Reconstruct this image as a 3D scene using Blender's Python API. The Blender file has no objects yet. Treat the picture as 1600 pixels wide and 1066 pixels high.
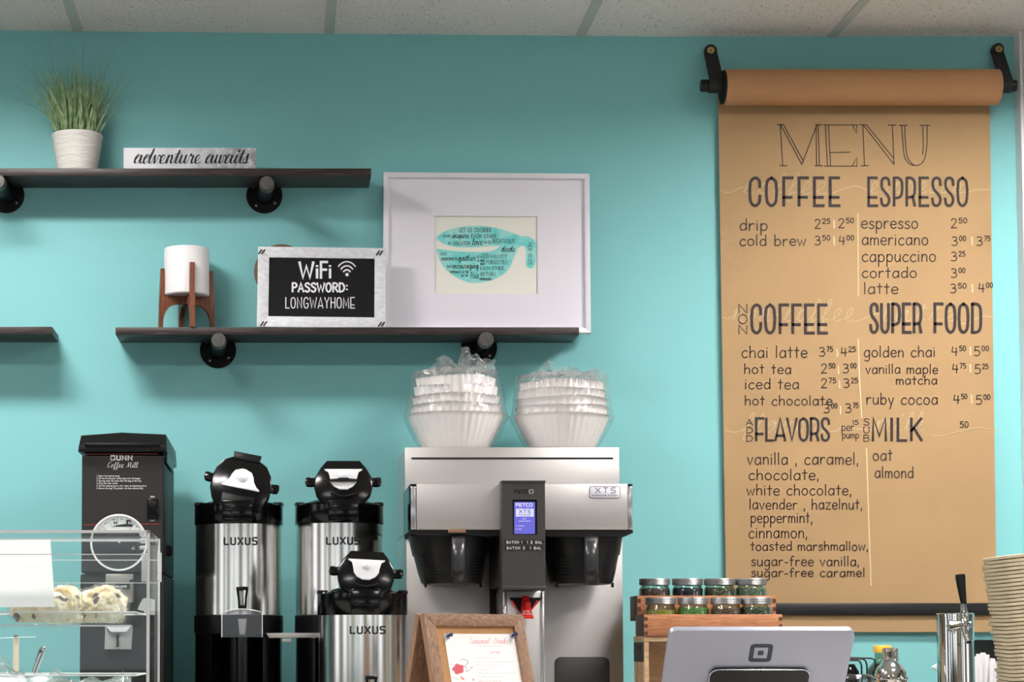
import bpy, bmesh, math, random
from mathutils import Vector, Matrix, noise
random.seed(7)
R = math.radians
sc = bpy.context.scene
col = sc.collection

# ------------------------------------------------------------------ camera
F, D, ZC = 3200.0, 5.0, 1.37          # focal length in px (1600 px frame), distance to the back wall, eye height
TH = math.atan(0.0557)                # slight upward pitch
PX, PY = 445.0, 1010.0 - F * math.tan(TH)   # principal point (shifted lens)
cam_data = bpy.data.cameras.new('camera')
cam = bpy.data.objects.new('camera', cam_data)
col.objects.link(cam)
cam.location = (0, -D, ZC)
cam.rotation_euler = (R(90) + TH, 0, 0)
cam_data.sensor_width = 36.0
cam_data.lens = F / 1600 * 36.0
cam_data.shift_x = (800 - PX) / 1600
cam_data.shift_y = (PY - 533) / 1600
cam_data.clip_start = 0.05
sc.camera = cam
CP = Vector(cam.location)

# ------------------------------------------------------------------ world, exposure
world = bpy.data.worlds.new('world')
sc.world = world
world.use_nodes = True
bg = world.node_tree.nodes['Background']
bg.inputs[0].default_value = (0.93, 0.97, 1.0, 1)
bg.inputs[1].default_value = 1.7
sc.view_settings.view_transform = 'Standard'
sc.view_settings.look = 'None'
sc.view_settings.gamma = 1
sc.view_settings.use_curve_mapping = False
sc.view_settings.exposure = 0.0
sc.cycles.use_denoising = True
sc.cycles.max_bounces = 10
sc.cycles.transparent_max_bounces = 24
sc.cycles.sample_clamp_indirect = 6
LAMP = 92.0                            # radiance of the ceiling panels


# ------------------------------------------------------------------ pixel -> place helpers
CT, ST = math.cos(TH), math.sin(TH)
def ray(px, py):
    u, v = px - PX, PY - py
    return Vector((u, F * CT - v * ST, F * ST + v * CT))
def W(px, py, d):
    """point seen at pixel px,py on the vertical plane d metres in front of the back wall"""
    r = ray(px, py)
    return CP + r * ((D - d) / r.y)
def X(px, d, py=800): return W(px, py, d).x
def Z(py, d): return W(PX, py, d).z
def on_plane(M, yl=0.0):
    """pixel -> world point on the plane y=yl of the frame M"""
    Mi = M.inverted()
    o = Mi @ CP
    M3 = Mi.to_3x3()
    def f(px, py):
        r = M3 @ ray(px, py)
        return M @ (o + r * ((yl - o.y) / r.y))
    return f
def on_wall_plane(d): return lambda px, py: W(px, py, d)
def on_cyl(cx, cy, r):
    def f(px, py):
        q = ray(px, py)
        ox, oy = CP.x - cx, CP.y - cy
        a = q.x * q.x + q.y * q.y
        b = 2 * (ox * q.x + oy * q.y)
        c = ox * ox + oy * oy - r * r
        t = (-b - math.sqrt(max(b * b - 4 * a * c, 0))) / (2 * a)
        return CP + q * t
    return f
def frame_at(o, yaw=0, lean=0, roll=0):
    return Matrix.Translation(o) @ Matrix.Rotation(yaw, 4, 'Z') @ Matrix.Rotation(lean, 4, 'X') @ Matrix.Rotation(roll, 4, 'Y')
def local(M, f):
    Mi = M.inverted()
    return lambda px, py: Mi @ f(px, py)


# ------------------------------------------------------------------ materials
def lin(c):
    return tuple((x / 12.92 if x <= 0.04045 else ((x + 0.055) / 1.055) ** 2.4) for x in [k / 255 for k in c]) + (1,)
def new_mat(name):
    m = bpy.data.materials.new(name)
    m.use_nodes = True
    nt = m.node_tree
    return m, nt, nt.nodes['Principled BSDF']
def coords(nt, scale=(1, 1, 1), rot=(0, 0, 0)):
    tc = nt.nodes.new('ShaderNodeTexCoord')
    mp = nt.nodes.new('ShaderNodeMapping')
    mp.inputs['Scale'].default_value = scale
    mp.inputs['Rotation'].default_value = rot
    nt.links.new(tc.outputs['Object'], mp.inputs['Vector'])
    return mp.outputs['Vector']
def nz(nt, vec, scale, detail=3, rough=0.55, dist=0.0):
    n = nt.nodes.new('ShaderNodeTexNoise')
    n.inputs['Scale'].default_value = scale
    n.inputs['Detail'].default_value = detail
    n.inputs['Roughness'].default_value = rough
    n.inputs['Distortion'].default_value = dist
    nt.links.new(vec, n.inputs['Vector'])
    return n.outputs['Fac']
def ramp(nt, fac, stops):
    r = nt.nodes.new('ShaderNodeValToRGB')
    e = r.color_ramp.elements
    while len(e) < len(stops): e.new(0.5)
    for k, (p, c) in enumerate(stops):
        e[k].position = p
        e[k].color = c if len(c) == 4 else lin(c)
    nt.links.new(fac, r.inputs['Fac'])
    return r.outputs['Color']
def bump(nt, b, fac, strength, dist=0.002):
    n = nt.nodes.new('ShaderNodeBump')
    n.inputs['Strength'].default_value = strength
    n.inputs['Distance'].default_value = dist
    nt.links.new(fac, n.inputs['Height'])
    nt.links.new(n.outputs['Normal'], b.inputs['Normal'])
def mat(name, c, rough=0.5, metal=0.0, spec=0.5, var=0.0, vscale=20, vstretch=(1, 1, 1), bmp=0.0, bscale=80, bstretch=(1, 1, 1), bdist=0.001, coat=0.0, aniso=0.0):
    m, nt, b = new_mat(name)
    L = lin(c)
    b.inputs['Base Color'].default_value = L
    b.inputs['Roughness'].default_value = rough
    b.inputs['Metallic'].default_value = metal
    b.inputs['Specular IOR Level'].default_value = spec
    b.inputs['Coat Weight'].default_value = coat
    b.inputs['Anisotropic'].default_value = aniso
    if var:
        fac = nz(nt, coords(nt, vstretch), vscale)
        lo = tuple(x * (1 - var) for x in L[:3]) + (1,)
        hi = tuple(min(1, x * (1 + var)) for x in L[:3]) + (1,)
        nt.links.new(ramp(nt, fac, [(0.3, lo), (0.7, hi)]), b.inputs['Base Color'])
    if bmp:
        bump(nt, b, nz(nt, coords(nt, bstretch), bscale), bmp, bdist)
    return m
def wood(name, c1, c2, stretch, scale=18, rough=0.45, c3=None, spec=0.4):
    m, nt, b = new_mat(name)
    v = coords(nt, stretch)
    fac = nz(nt, v, scale, 6, 0.65, 0.6)
    stops = [(0.32, c1), (0.68, c2)] if c3 is None else [(0.28, c1), (0.52, c2), (0.75, c3)]
    nt.links.new(ramp(nt, fac, stops), b.inputs['Base Color'])
    b.inputs['Roughness'].default_value = rough
    b.inputs['Specular IOR Level'].default_value = spec
    bump(nt, b, fac, 0.25, 0.001)
    return m
def clear(name, tint=(255, 255, 255), lo=0.03, hi=0.55, blend=0.3, rough=0.05, crinkle=0.0, cscale=30, milky=0.0):
    m = bpy.data.materials.new(name)
    m.use_nodes = True
    nt = m.node_tree
    nt.nodes.clear()
    out = nt.nodes.new('ShaderNodeOutputMaterial')
    tr = nt.nodes.new('ShaderNodeBsdfTransparent')
    tr.inputs[0].default_value = lin(tint)
    gl = nt.nodes.new('ShaderNodeBsdfGlossy')
    gl.inputs['Roughness'].default_value = rough
    lw = nt.nodes.new('ShaderNodeLayerWeight')
    lw.inputs['Blend'].default_value = blend
    mr = nt.nodes.new('ShaderNodeMapRange')
    mr.inputs['To Min'].default_value = lo
    mr.inputs['To Max'].default_value = hi
    nt.links.new(lw.outputs['Facing'], mr.inputs['Value'])
    mx = nt.nodes.new('ShaderNodeMixShader')
    nt.links.new(mr.outputs['Result'], mx.inputs['Fac'])
    nt.links.new(tr.outputs[0], mx.inputs[1])
    nt.links.new(gl.outputs[0], mx.inputs[2])
    if crinkle:
        bp = nt.nodes.new('ShaderNodeBump')
        bp.inputs['Strength'].default_value = crinkle
        bp.inputs['Distance'].default_value = 0.01
        nt.links.new(nz(nt, coords(nt), cscale, 4, 0.6, 1.0), bp.inputs['Height'])
        nt.links.new(bp.outputs['Normal'], gl.inputs['Normal'])
        nt.links.new(bp.outputs['Normal'], lw.inputs['Normal'])
    last = mx.outputs[0]
    if milky:
        df = nt.nodes.new('ShaderNodeBsdfDiffuse')
        df.inputs[0].default_value = (0.95, 0.95, 0.95, 1)
        m2 = nt.nodes.new('ShaderNodeMixShader')
        m2.inputs['Fac'].default_value = milky
        nt.links.new(last, m2.inputs[1])
        nt.links.new(df.outputs[0], m2.inputs[2])
        last = m2.outputs[0]
    nt.links.new(last, out.inputs['Surface'])
    return m
def emit(name, c, strength):
    m, nt, b = new_mat(name)
    b.inputs['Base Color'].default_value = (0.02, 0.02, 0.02, 1)
    b.inputs['Emission Color'].default_value = lin(c)
    b.inputs['Emission Strength'].default_value = strength
    b.inputs['Roughness'].default_value = 0.3
    return m

M = {}
M['teal'] = mat('teal_wall_paint', (134, 200, 202), 0.55, spec=0.3, bmp=0.12, bscale=240)
M['white_wall'] = mat('white_wall_paint', (120, 116, 112), 0.7)
M['white_trim'] = mat('white_trim_paint', (242, 240, 242), 0.4)
M['floor'] = mat('grey_floor', (140, 133, 127), 0.5, var=0.15, vscale=3)
M['counter'] = mat('counter_laminate', (190, 186, 180), 0.4)
M['cabinet'] = mat('cabinet_paint', (120, 116, 112), 0.5)
M['tbar'] = mat('ceiling_grid_metal', (190, 194, 190), 0.5)
M['lamp_left'] = emit('ceiling_panel_light_weaker', (255, 251, 247), LAMP * .80)  # left column set weaker to even out the wall brightness
M['lamp_right'] = emit('ceiling_panel_light', (255, 251, 247), LAMP * 1.08)
M['shelf_wood'] = wood('ebony_stained_wood', (18, 14, 13), (50, 39, 36), (1.2, 18, 18), 9, 0.45, (84, 68, 66), 0.4)
M['black_iron'] = mat('black_iron', (8, 8, 8), 0.6, 0.0, 0.2)
M['grey_iron'] = mat('grey_iron', (82, 80, 78), 0.5, 0.3, var=0.25, vscale=120)
M['screw'] = mat('zinc_screw', (205, 205, 200), 0.3, 0.9)
M['brass'] = mat('brass_screw', (200, 178, 110), 0.35, 0.8)
M['pot'] = mat('white_ceramic_textured', (224, 220, 214), 0.55, var=0.03, bmp=0.6, bscale=40, bstretch=(1, 1, 5), bdist=0.004)
M['soil'] = mat('dark_soil', (28, 24, 18), 0.9)
M['ceramic'] = mat('white_ceramic', (232, 228, 230), 0.45)
M['walnut'] = wood('walnut', (84, 46, 30), (140, 84, 58), (14, 14, 1.5), 14, 0.4)
M['recess_shade'] = mat('painted_recess_shade', (10, 10, 10), 0.8)  # dark colour painted in for shade inside slots and holes that are not cut
M['black_gloss'] = mat('black_gloss_plastic', (5, 5, 6), 0.14, 0.0, 0.4)
M['black_satin'] = mat('black_satin_plastic', (9, 9, 10), 0.35, spec=0.35)
M['black_matte'] = mat('black_matte', (20, 20, 21), 0.7, spec=0.25)
M['charcoal'] = mat('charcoal_plastic', (56, 54, 53), 0.45, bmp=0.15, bscale=500)
M['basket'] = mat('dark_basket_plastic', (26, 26, 26), 0.38, spec=0.35)
M['basket_handle'] = mat('basket_handle_plastic', (46, 46, 48), 0.28)
M['mill_face'] = mat('grinder_face', (42, 40, 40), 0.55, spec=0.3, bmp=0.3, bscale=700, bdist=0.0006)
M['mill_body'] = mat('grinder_body', (17, 17, 18), 0.5, spec=0.35, bmp=0.25, bscale=600, bdist=0.0006)
M['red_line'] = mat('red_print', (150, 48, 52), 0.5)
M['white_ink'] = mat('white_print', (225, 225, 225), 0.5)
M['black_ink'] = mat('black_ink', (18, 16, 20), 0.6)
M['menu_ink'] = mat('menu_marker', (42, 31, 30), 0.7)
M['menu_pen'] = mat('menu_pen', (50, 33, 24), 0.7)
M['chalk'] = mat('chalk', (188, 168, 132), 0.9)
M['chalk_bright'] = mat('chalk_bright', (214, 190, 152), 0.9)
M['white_paper'] = mat('white_paper', (246, 244, 242), 0.7)
M['straw_paper'] = mat('straw_wrapper', (222, 219, 222), 0.6)
M['filter'] = mat('filter_paper', (246, 242, 240), 0.85, spec=0.2)
M['film'] = clear('plastic_film', lo=0.025, hi=0.42, blend=0.32, rough=0.09, crinkle=1.0, cscale=22, milky=0.04)
M['film_tuft'] = clear('plastic_film_gathered', lo=0.06, hi=0.7, blend=0.4, rough=0.12, crinkle=1.0, cscale=40, milky=0.12)
M['wrap'] = clear('cling_wrap', lo=0.02, hi=0.25, blend=0.3, rough=0.08, crinkle=0.8, cscale=60, milky=0.03)
M['acrylic'] = clear('clear_acrylic', tint=(252, 254, 254), lo=0.012, hi=0.30, blend=0.2, rough=0.02)
M['acrylic_edge'] = clear('acrylic_edge', lo=0.05, hi=0.4, blend=0.4, rough=0.1, milky=0.85)
M['acrylic_frost'] = clear('acrylic_frosted', lo=0.05, hi=0.4, blend=0.4, rough=0.1, milky=0.4)
M['glass'] = clear('jar_glass', tint=(238, 246, 242), lo=0.04, hi=0.8, blend=0.3, rough=0.02)
M['guard'] = clear('clear_guard', tint=(225, 225, 228), lo=0.05, hi=0.75, blend=0.3, rough=0.05)
M['white_plastic'] = mat('white_plastic', (226, 226, 230), 0.35)
M['grey_plastic'] = mat('grey_plastic', (176, 174, 172), 0.4)
M['steel'] = mat('brushed_steel', (230, 226, 221), 0.17, 1.0, aniso=0.5)
M['panel_steel'] = mat('satin_steel_panel', (212, 207, 205), 0.38, 0.9)
M['chrome'] = mat('chrome', (218, 216, 214), 0.10, 1.0)
M['dull_steel'] = mat('dull_steel', (150, 146, 140), 0.4, 0.8)
M['lid_zinc'] = mat('jar_lid_zinc', (150, 150, 150), 0.4, 0.8)
M['red_plastic'] = mat('red_plastic', (235, 40, 36), 0.4)
M['well'] = mat('light_well_metal', (120, 120, 120), 0.5)
M['screen'] = emit('blue_lit_screen', (108, 104, 220), 0.95)
M['screen_white'] = emit('white_lit_text', (225, 225, 255), 1.0)
M['screen_dark'] = emit('dark_screen_text', (80, 80, 165), 0.8)
M['badge'] = mat('silver_badge', (236, 235, 244), 0.4)
M['badge_ink'] = mat('badge_print', (118, 116, 132), 0.5)
M['tape'] = mat('black_label_tape', (14, 14, 14), 0.4)
M['tablet'] = mat('silver_aluminium', (164, 167, 181), 0.40, 0.45)
M['tablet_mark'] = mat('dark_logo', (38, 42, 54), 0.4)
M['chrome_rim'] = mat('polished_rim', (220, 220, 222), 0.2, 0.9)
M['sign_wood'] = wood('light_brown_wood', (112, 82, 62), (168, 130, 104), (22, 22, 2.2), 10, 0.6)
M['sign_wood_h'] = wood('light_brown_wood_rail', (112, 82, 62), (168, 130, 104), (2.2, 22, 22), 10, 0.6)
M['cork'] = mat('kraft_backing', (188, 140, 92), 0.8, var=0.1, vscale=60)
M['pine'] = wood('pale_pine', (188, 150, 112), (222, 190, 152), (2, 14, 14), 8, 0.6)
M['crate_wood'] = wood('orange_crate_wood', (160, 100, 66), (204, 142, 100), (2.2, 20, 20), 12, 0.5)
M['crate_dark'] = mat('crate_joint', (92, 50, 30), 0.6)
M['crate_side'] = mat('shaded_crate_side', (64, 62, 58), 0.6, var=0.2, vscale=20)  # shade on the crate sides is put into this dark colour
M['kraft'] = mat('kraft_paper', (172, 141, 103), 0.8, spec=0.2, var=0.05, vscale=5, bmp=0.25, bscale=5, bdist=0.012)
M['kraft_roll'] = mat('kraft_paper_roll', (188, 140, 98), 0.7, spec=0.25, var=0.03, vscale=30)
M['bar_black'] = mat('black_metal_bar', (34, 33, 34), 0.4, 0.2, var=0.3, vscale=14, vstretch=(1, 1, 1))
M['leather'] = mat('black_leather', (11, 11, 11), 0.55)
M['galv'] = mat('galvanised_metal', (222, 223, 228), 0.5, 0.15, var=0.12, vscale=60, vstretch=(1, 1, 2.2), bmp=0.2, bscale=60)
M['chalkboard'] = mat('chalkboard', (17, 17, 18), 0.7, spec=0.2)
M['chalk_white'] = mat('white_chalk_marker', (240, 238, 242), 0.7)
M['bark'] = mat('brown_rim', (108, 84, 66), 0.7)
M['frame_white'] = mat('white_frame', (244, 241, 248), 0.4)
M['mat_board'] = mat('mat_board', (240, 236, 246), 0.8)
M['cream'] = mat('cream_paper', (242, 241, 232), 0.8)
M['jute'] = mat('jute', (150, 120, 86), 0.9)
M['yellow_cap'] = mat('yellow_cap', (240, 186, 60), 0.4)
M['syrup'] = mat('dark_syrup', (40, 24, 22), 0.2)
M['label_glass'] = clear('bottle_glass', tint=(200, 215, 200), lo=0.05, hi=0.5, blend=0.3, rough=0.04)
M['wire'] = mat('black_wire', (12, 12, 14), 0.4)
M['box_dark'] = mat('dark_box', (30, 46, 50), 0.6)
M['pulp'] = mat('moulded_pulp', (200, 187, 160), 0.9, spec=0.1, var=0.12, vscale=40, bmp=0.4, bscale=160, bdist=0.002)
M['stick'] = mat('pale_wood_stick', (226, 206, 184), 0.7)
M['pink_ink'] = mat('pink_print', (230, 150, 158), 0.7)
M['grey_ink'] = mat('pale_grey_print', (176, 170, 172), 0.7)
M['flower'] = mat('rose_print', (212, 92, 104), 0.7)
M['leaf_orange'] = mat('orange_print', (240, 150, 110), 0.7)
M['leaf_navy'] = mat('plum_print', (92, 78, 92), 0.7)
M['pin'] = mat('navy_pin', (40, 44, 92), 0.25)
M['pin_clear'] = clear('pin_clear', tint=(235, 235, 245), lo=0.1, hi=0.7, blend=0.4, rough=0.05, milky=0.2)

def ceiling_mat():
    m, nt, b = new_mat('ceiling_tile')
    v = coords(nt)
    f1 = nz(nt, v, 170, 2)
    f2 = nz(nt, v, 9, 3)
    c = ramp(nt, f1, [(0.30, (150, 146, 142)), (0.38, (236, 230, 226))])
    nt.links.new(c, b.inputs['Base Color'])
    b.inputs['Roughness'].default_value = 0.9
    bump(nt, b, f1, 0.3, 0.002)
    return m
M['ceiling'] = ceiling_mat()
def grass_mat():
    m, nt, b = new_mat('grass_blade')
    v = coords(nt)
    c = ramp(nt, nz(nt, v, 60, 2), [(0.35, (92, 124, 78)), (0.65, (158, 182, 132))])
    nt.links.new(c, b.inputs['Base Color'])
    b.inputs['Roughness'].default_value = 0.5
    return m
M['grass'] = grass_mat()
def pastry_mat():
    m, nt, b = new_mat('baked_dough')
    v = coords(nt)
    c1 = ramp(nt, nz(nt, v, 26, 4), [(0.34, (214, 178, 118)), (0.46, (242, 226, 184)), (0.66, (250, 244, 224))])
    s = ramp(nt, nz(nt, v, 34, 1), [(0.36, (1, 1, 1, 1)), (0.39, (0, 0, 0, 1))])
    mx = nt.nodes.new('ShaderNodeMix')
    mx.data_type = 'RGBA'
    nt.links.new(s, mx.inputs['Factor'])
    nt.links.new(c1, mx.inputs['A'])
    mx.inputs['B'].default_value = lin((84, 58, 66))
    nt.links.new(mx.outputs['Result'], b.inputs['Base Color'])
    b.inputs['Roughness'].default_value = 0.6
    bump(nt, b, nz(nt, v, 60, 4), 0.5, 0.004)
    return m
M['pastry'] = pastry_mat()
def watercolour():
    m, nt, b = new_mat('teal_watercolour')
    v = coords(nt)
    c = ramp(nt, nz(nt, v, 26, 3, 0.5, 0.4), [(0.3, (112, 216, 212)), (0.5, (140, 224, 222)), (0.62, (168, 230, 220)), (0.75, (146, 208, 230))])
    nt.links.new(c, b.inputs['Base Color'])
    b.inputs['Roughness'].default_value = 0.8
    return m
M['watercolour'] = watercolour()
def distressed():
    """white wooden block, worn grey towards one end and along the top (real wear)"""
    m, nt, b = new_mat('distressed_white_block')
    tc = nt.nodes.new('ShaderNodeTexCoord')
    sp = nt.nodes.new('ShaderNodeSeparateXYZ')
    nt.links.new(tc.outputs['Object'], sp.inputs[0])
    mr = nt.nodes.new('ShaderNodeMapRange')
    mr.inputs['From Min'].default_value = -0.12
    mr.inputs['From Max'].default_value = 0.17
    nt.links.new(sp.outputs['X'], mr.inputs['Value'])
    mul = nt.nodes.new('ShaderNodeMath')
    mul.operation = 'MULTIPLY'
    nt.links.new(mr.outputs['Result'], mul.inputs[0])
    v = coords(nt)
    r1 = ramp(nt, nz(nt, v, 38, 6, 0.75), [(0.30, (0, 0, 0, 1)), (0.62, (1, 1, 1, 1))])
    nt.links.new(r1, mul.inputs[1])
    c = ramp(nt, mul.outputs[0], [(0.0, (242, 242, 246)), (0.75, (150, 152, 156))])
    nt.links.new(c, b.inputs['Base Color'])
    b.inputs['Roughness'].default_value = 0.6
    return m
M['distressed'] = distressed()
def jar_fill(name, c1, c2):
    m, nt, b = new_mat(name)
    c = ramp(nt, nz(nt, coords(nt), 260, 2), [(0.4, c1), (0.6, c2)])
    nt.links.new(c, b.inputs['Base Color'])
    b.inputs['Roughness'].default_value = 0.8
    return m


# ------------------------------------------------------------------ mesh builder
BASE = {}
class MB:
    def __init__(s, T=None):
        s.v, s.f, s.T = [], [], T
    def add(s, vs, fs):
        o = len(s.v)
        if s.T is not None:
            s.v += [s.T @ Vector(v) for v in vs]
        else:
            s.v += [Vector(v) for v in vs]
        s.f += [tuple(i + o for i in f) for f in fs]
        return s
    def addw(s, vs, fs):
        T, s.T = s.T, None
        s.add(vs, fs)
        s.T = T
        return s
    def frombm(s, bm):
        bm.verts.index_update()
        s.add([v.co.copy() for v in bm.verts], [[v.index for v in f.verts] for f in bm.faces])
        bm.free()
        return s
    def box(s, x0, x1, y0, y1, z0, z1, bev=0.0, seg=2):
        bm = bmesh.new()
        bmesh.ops.create_cube(bm, size=1)
        for v in bm.verts:
            v.co = Vector(((x0 + x1) / 2 + v.co.x * (x1 - x0), (y0 + y1) / 2 + v.co.y * (y1 - y0), (z0 + z1) / 2 + v.co.z * (z1 - z0)))
        if bev:
            bmesh.ops.bevel(bm, geom=bm.edges[:], offset=bev, segments=seg, affect='EDGES', profile=0.5)
        return s.frombm(bm)
    def prism(s, poly, y0, y1, bev=0.0):
        """poly of (x,z) extruded from y0 (front) to y1 (back)"""
        area = sum(a[0] * b[1] - b[0] * a[1] for a, b in zip(poly, poly[1:] + poly[:1]))
        if area < 0: poly = poly[::-1]
        bm = bmesh.new()
        fr = [bm.verts.new((p[0], y0, p[1])) for p in poly]
        bk = [bm.verts.new((p[0], y1, p[1])) for p in poly]
        n = len(poly)
        ff = bm.faces.new(fr)
        bm.faces.new(bk[::-1])
        for i in range(n):
            bm.faces.new((fr[i], bk[i], bk[(i + 1) % n], fr[(i + 1) % n]))
        if bev:
            ed = [e for e in ff.edges]
            bmesh.ops.bevel(bm, geom=ed, offset=bev, segments=2, affect='EDGES', profile=0.5)
        return s.frombm(bm)
    def zprism(s, poly, z0, z1):
        """poly of (x,y) extruded in z"""
        n = len(poly)
        vs = [(p[0], p[1], z0) for p in poly] + [(p[0], p[1], z1) for p in poly]
        fs = [tuple(range(n))[::-1], tuple(range(n, 2 * n))]
        fs += [(i, (i + 1) % n, n + (i + 1) % n, n + i) for i in range(n)]
        return s.add(vs, fs)
    def lathe(s, prof, c=(0, 0, 0), n=40, axis='z', a0=0.0, a1=2 * math.pi):
        full = abs(a1 - a0 - 2 * math.pi) < 1e-6
        m = n if full else n + 1
        vs, fs = [], []
        for r, h in prof:
            for k in range(m):
                a = a0 + (a1 - a0) * k / n
                x, y = r * math.cos(a), r * math.sin(a)
                p = (x, y, h) if axis == 'z' else ((x, h, y) if axis == 'y' else (h, x, y))
                vs.append((c[0] + p[0], c[1] + p[1], c[2] + p[2]))
        for j in range(len(prof) - 1):
            for k in range(n):
                a, b = j * m + k, j * m + (k + 1) % m
                fs.append((a, b, b + m, a + m))
        return s.add(vs, fs)
    def tube(s, pts, r, n=10, cap=True, closed=False):
        pts = [Vector(p) for p in pts]
        m = len(pts)
        rs = r if isinstance(r, (list, tuple)) else [r] * m
        tg = []
        for i in range(m):
            a = pts[(i - 1) % m] if (closed or i > 0) else pts[i]
            b = pts[(i + 1) % m] if (closed or i < m - 1) else pts[i]
            tg.append((b - a).normalized())
        u = tg[0].orthogonal().normalized()
        vs, fs = [], []
        for i in range(m):
            u = (u - tg[i] * u.dot(tg[i])).normalized()
            w = tg[i].cross(u)
            for k in range(n):
                a = 2 * math.pi * k / n
                vs.append(pts[i] + (u * math.cos(a) + w * math.sin(a)) * rs[i])
        for i in range(m if closed else m - 1):
            for k in range(n):
                a, b = i * n + k, i * n + (k + 1) % n
                j = ((i + 1) % m) * n
                fs.append((a, b, j + (k + 1) % n, j + k))
        if cap and not closed:
            fs.append(tuple(range(n))[::-1])
            fs.append(tuple((m - 1) * n + k for k in range(n)))
        return s.add(vs, fs)
    def loft(s, rings, caps=True):
        n = len(rings[0])
        vs = [p for r in rings for p in r]
        fs = []
        for j in range(len(rings) - 1):
            for k in range(n):
                a, b = j * n + k, j * n + (k + 1) % n
                fs.append((a, b, b + n, a + n))
        if caps:
            fs.append(tuple(range(n))[::-1])
            fs.append(tuple((len(rings) - 1) * n + k for k in range(n)))
        return s.add(vs, fs)
    def blob(s, c, r, seed=0, amp=0.15, fr=3.0, sub=4, flat=None):
        bm = bmesh.new()
        bmesh.ops.create_icosphere(bm, subdivisions=sub, radius=1)
        for v in bm.verts:
            d = v.co.normalized()
            k = 1 + amp * noise.fractal(d * fr + Vector((seed * 7.3, 0, 0)), 0.6, 2.0, 4)
            v.co = Vector((d.x * r[0] * k, d.y * r[1] * k, d.z * r[2] * k))
            if flat is not None: v.co.z = max(v.co.z, flat)
            v.co += Vector(c)
        return s.frombm(bm)
    def ribbon(s, pts, w, mp, calli=False, ext=0.3, nib=0.35):
        """flat ink stroke: pts in px, w in px, mp maps px to world"""
        q = [pts[0]]
        for p in pts[1:]:
            if math.hypot(p[0] - q[-1][0], p[1] - q[-1][1]) > 1e-4: q.append(p)
        if len(q) < 2: return
        def dirn(a, b):
            l = math.hypot(b[0] - a[0], b[1] - a[1])
            return ((b[0] - a[0]) / l, (b[1] - a[1]) / l)
        d0, d1 = dirn(q[0], q[1]), dirn(q[-2], q[-1])
        q[0] = (q[0][0] - d0[0] * w * ext, q[0][1] - d0[1] * w * ext)
        q[-1] = (q[-1][0] + d1[0] * w * ext, q[-1][1] + d1[1] * w * ext)
        vs, fs, m = [], [], len(q)
        for i in range(m):
            a = dirn(q[max(i - 1, 0)], q[max(i, 1)]) if i > 0 else dirn(q[0], q[1])
            b = dirn(q[i], q[i + 1]) if i < m - 1 else a
            tx, ty = a[0] + b[0], a[1] + b[1]
            l = math.hypot(tx, ty)
            if l < 0.25: tx, ty = b; l = 1
            tx, ty = tx / l, ty / l
            k = 1 / max(0.6, abs(tx * b[0] + ty * b[1]))
            ww = w
            if calli: ww = w * (nib + (1 - nib) * max(0, ty) ** 1.2)
            nx, ny = -ty * ww / 2 * k, tx * ww / 2 * k
            vs += [mp(q[i][0] - nx, q[i][1] - ny), mp(q[i][0] + nx, q[i][1] + ny)]
        for i in range(m - 1):
            fs.append((2 * i, 2 * i + 2, 2 * i + 3, 2 * i + 1))
        s.addw(vs, fs)
    def disc(s, cx, cy, r, mp, n=14, ry=None):
        ry = ry or r
        s.addw([mp(cx + r * math.cos(2 * math.pi * k / n), cy + ry * math.sin(2 * math.pi * k / n)) for k in range(n)], [tuple(range(n))])
    def flat(s, poly, mp):
        s.addw([mp(*p) for p in poly], [tuple(range(len(poly)))])
    def build(s, name, material, parent=None, base=None, smooth=True, angle=38):
        if parent is not None: b = BASE[parent.name]
        else: b = Vector(base) if base is not None else Vector((0, 0, 0))
        me = bpy.data.meshes.new(name)
        me.from_pydata([tuple(v - b) for v in s.v], [], s.f)
        bm = bmesh.new()
        bm.from_mesh(me)
        bmesh.ops.recalc_face_normals(bm, faces=bm.faces[:])
        bm.to_mesh(me)
        bm.free()
        if smooth:
            me.polygons.foreach_set('use_smooth', [True] * len(me.polygons))
            me.set_sharp_from_angle(angle=R(angle))
        me.materials.append(material)
        o = bpy.data.objects.new(name, me)
        col.objects.link(o)
        BASE[o.name] = b
        if parent is not None: o.parent = parent
        else: o.location = b
        return o

def thing(name, label, cat, base, group=None):
    o = bpy.data.objects.new(name, None)
    o.empty_display_size = 0.05
    col.objects.link(o)
    o.location = Vector(base)
    BASE[o.name] = Vector(base)
    return tag(o, label, cat, group)
def tag(o, label, cat, group=None):
    o['label'], o['category'] = label, cat
    if group: o['group'] = group
    return o
def struct(o):
    o['kind'] = 'structure'
    return o
def rrect(x0, x1, z0, z1, r, n=5):
    p = []
    for cx, cz, a in ((x1 - r, z1 - r, 0), (x0 + r, z1 - r, 90), (x0 + r, z0 + r, 180), (x1 - r, z0 + r, 270)):
        for k in range(n + 1):
            t = R(a + 90 * k / n)
            p.append((cx + r * math.cos(t), cz + r * math.sin(t)))
    return p
def crom(P, seg=6, closed=False):
    out, n = [], len(P)
    rng = range(n) if closed else range(n - 1)
    for i in rng:
        p0 = P[(i - 1) % n] if (closed or i > 0) else P[0]
        p1, p2 = P[i], P[(i + 1) % n]
        p3 = P[(i + 2) % n] if (closed or i < n - 2) else P[-1]
        for k in range(seg):
            t = k / seg
            out.append(tuple(0.5 * (2 * b + (c - a) * t + (2 * a - 5 * b + 4 * c - d) * t * t + (3 * b - a - 3 * c + d) * t ** 3) for a, b, c, d in zip(p0, p1, p2, p3)))
    if not closed: out.append(tuple(P[-1]))
    return out


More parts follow.
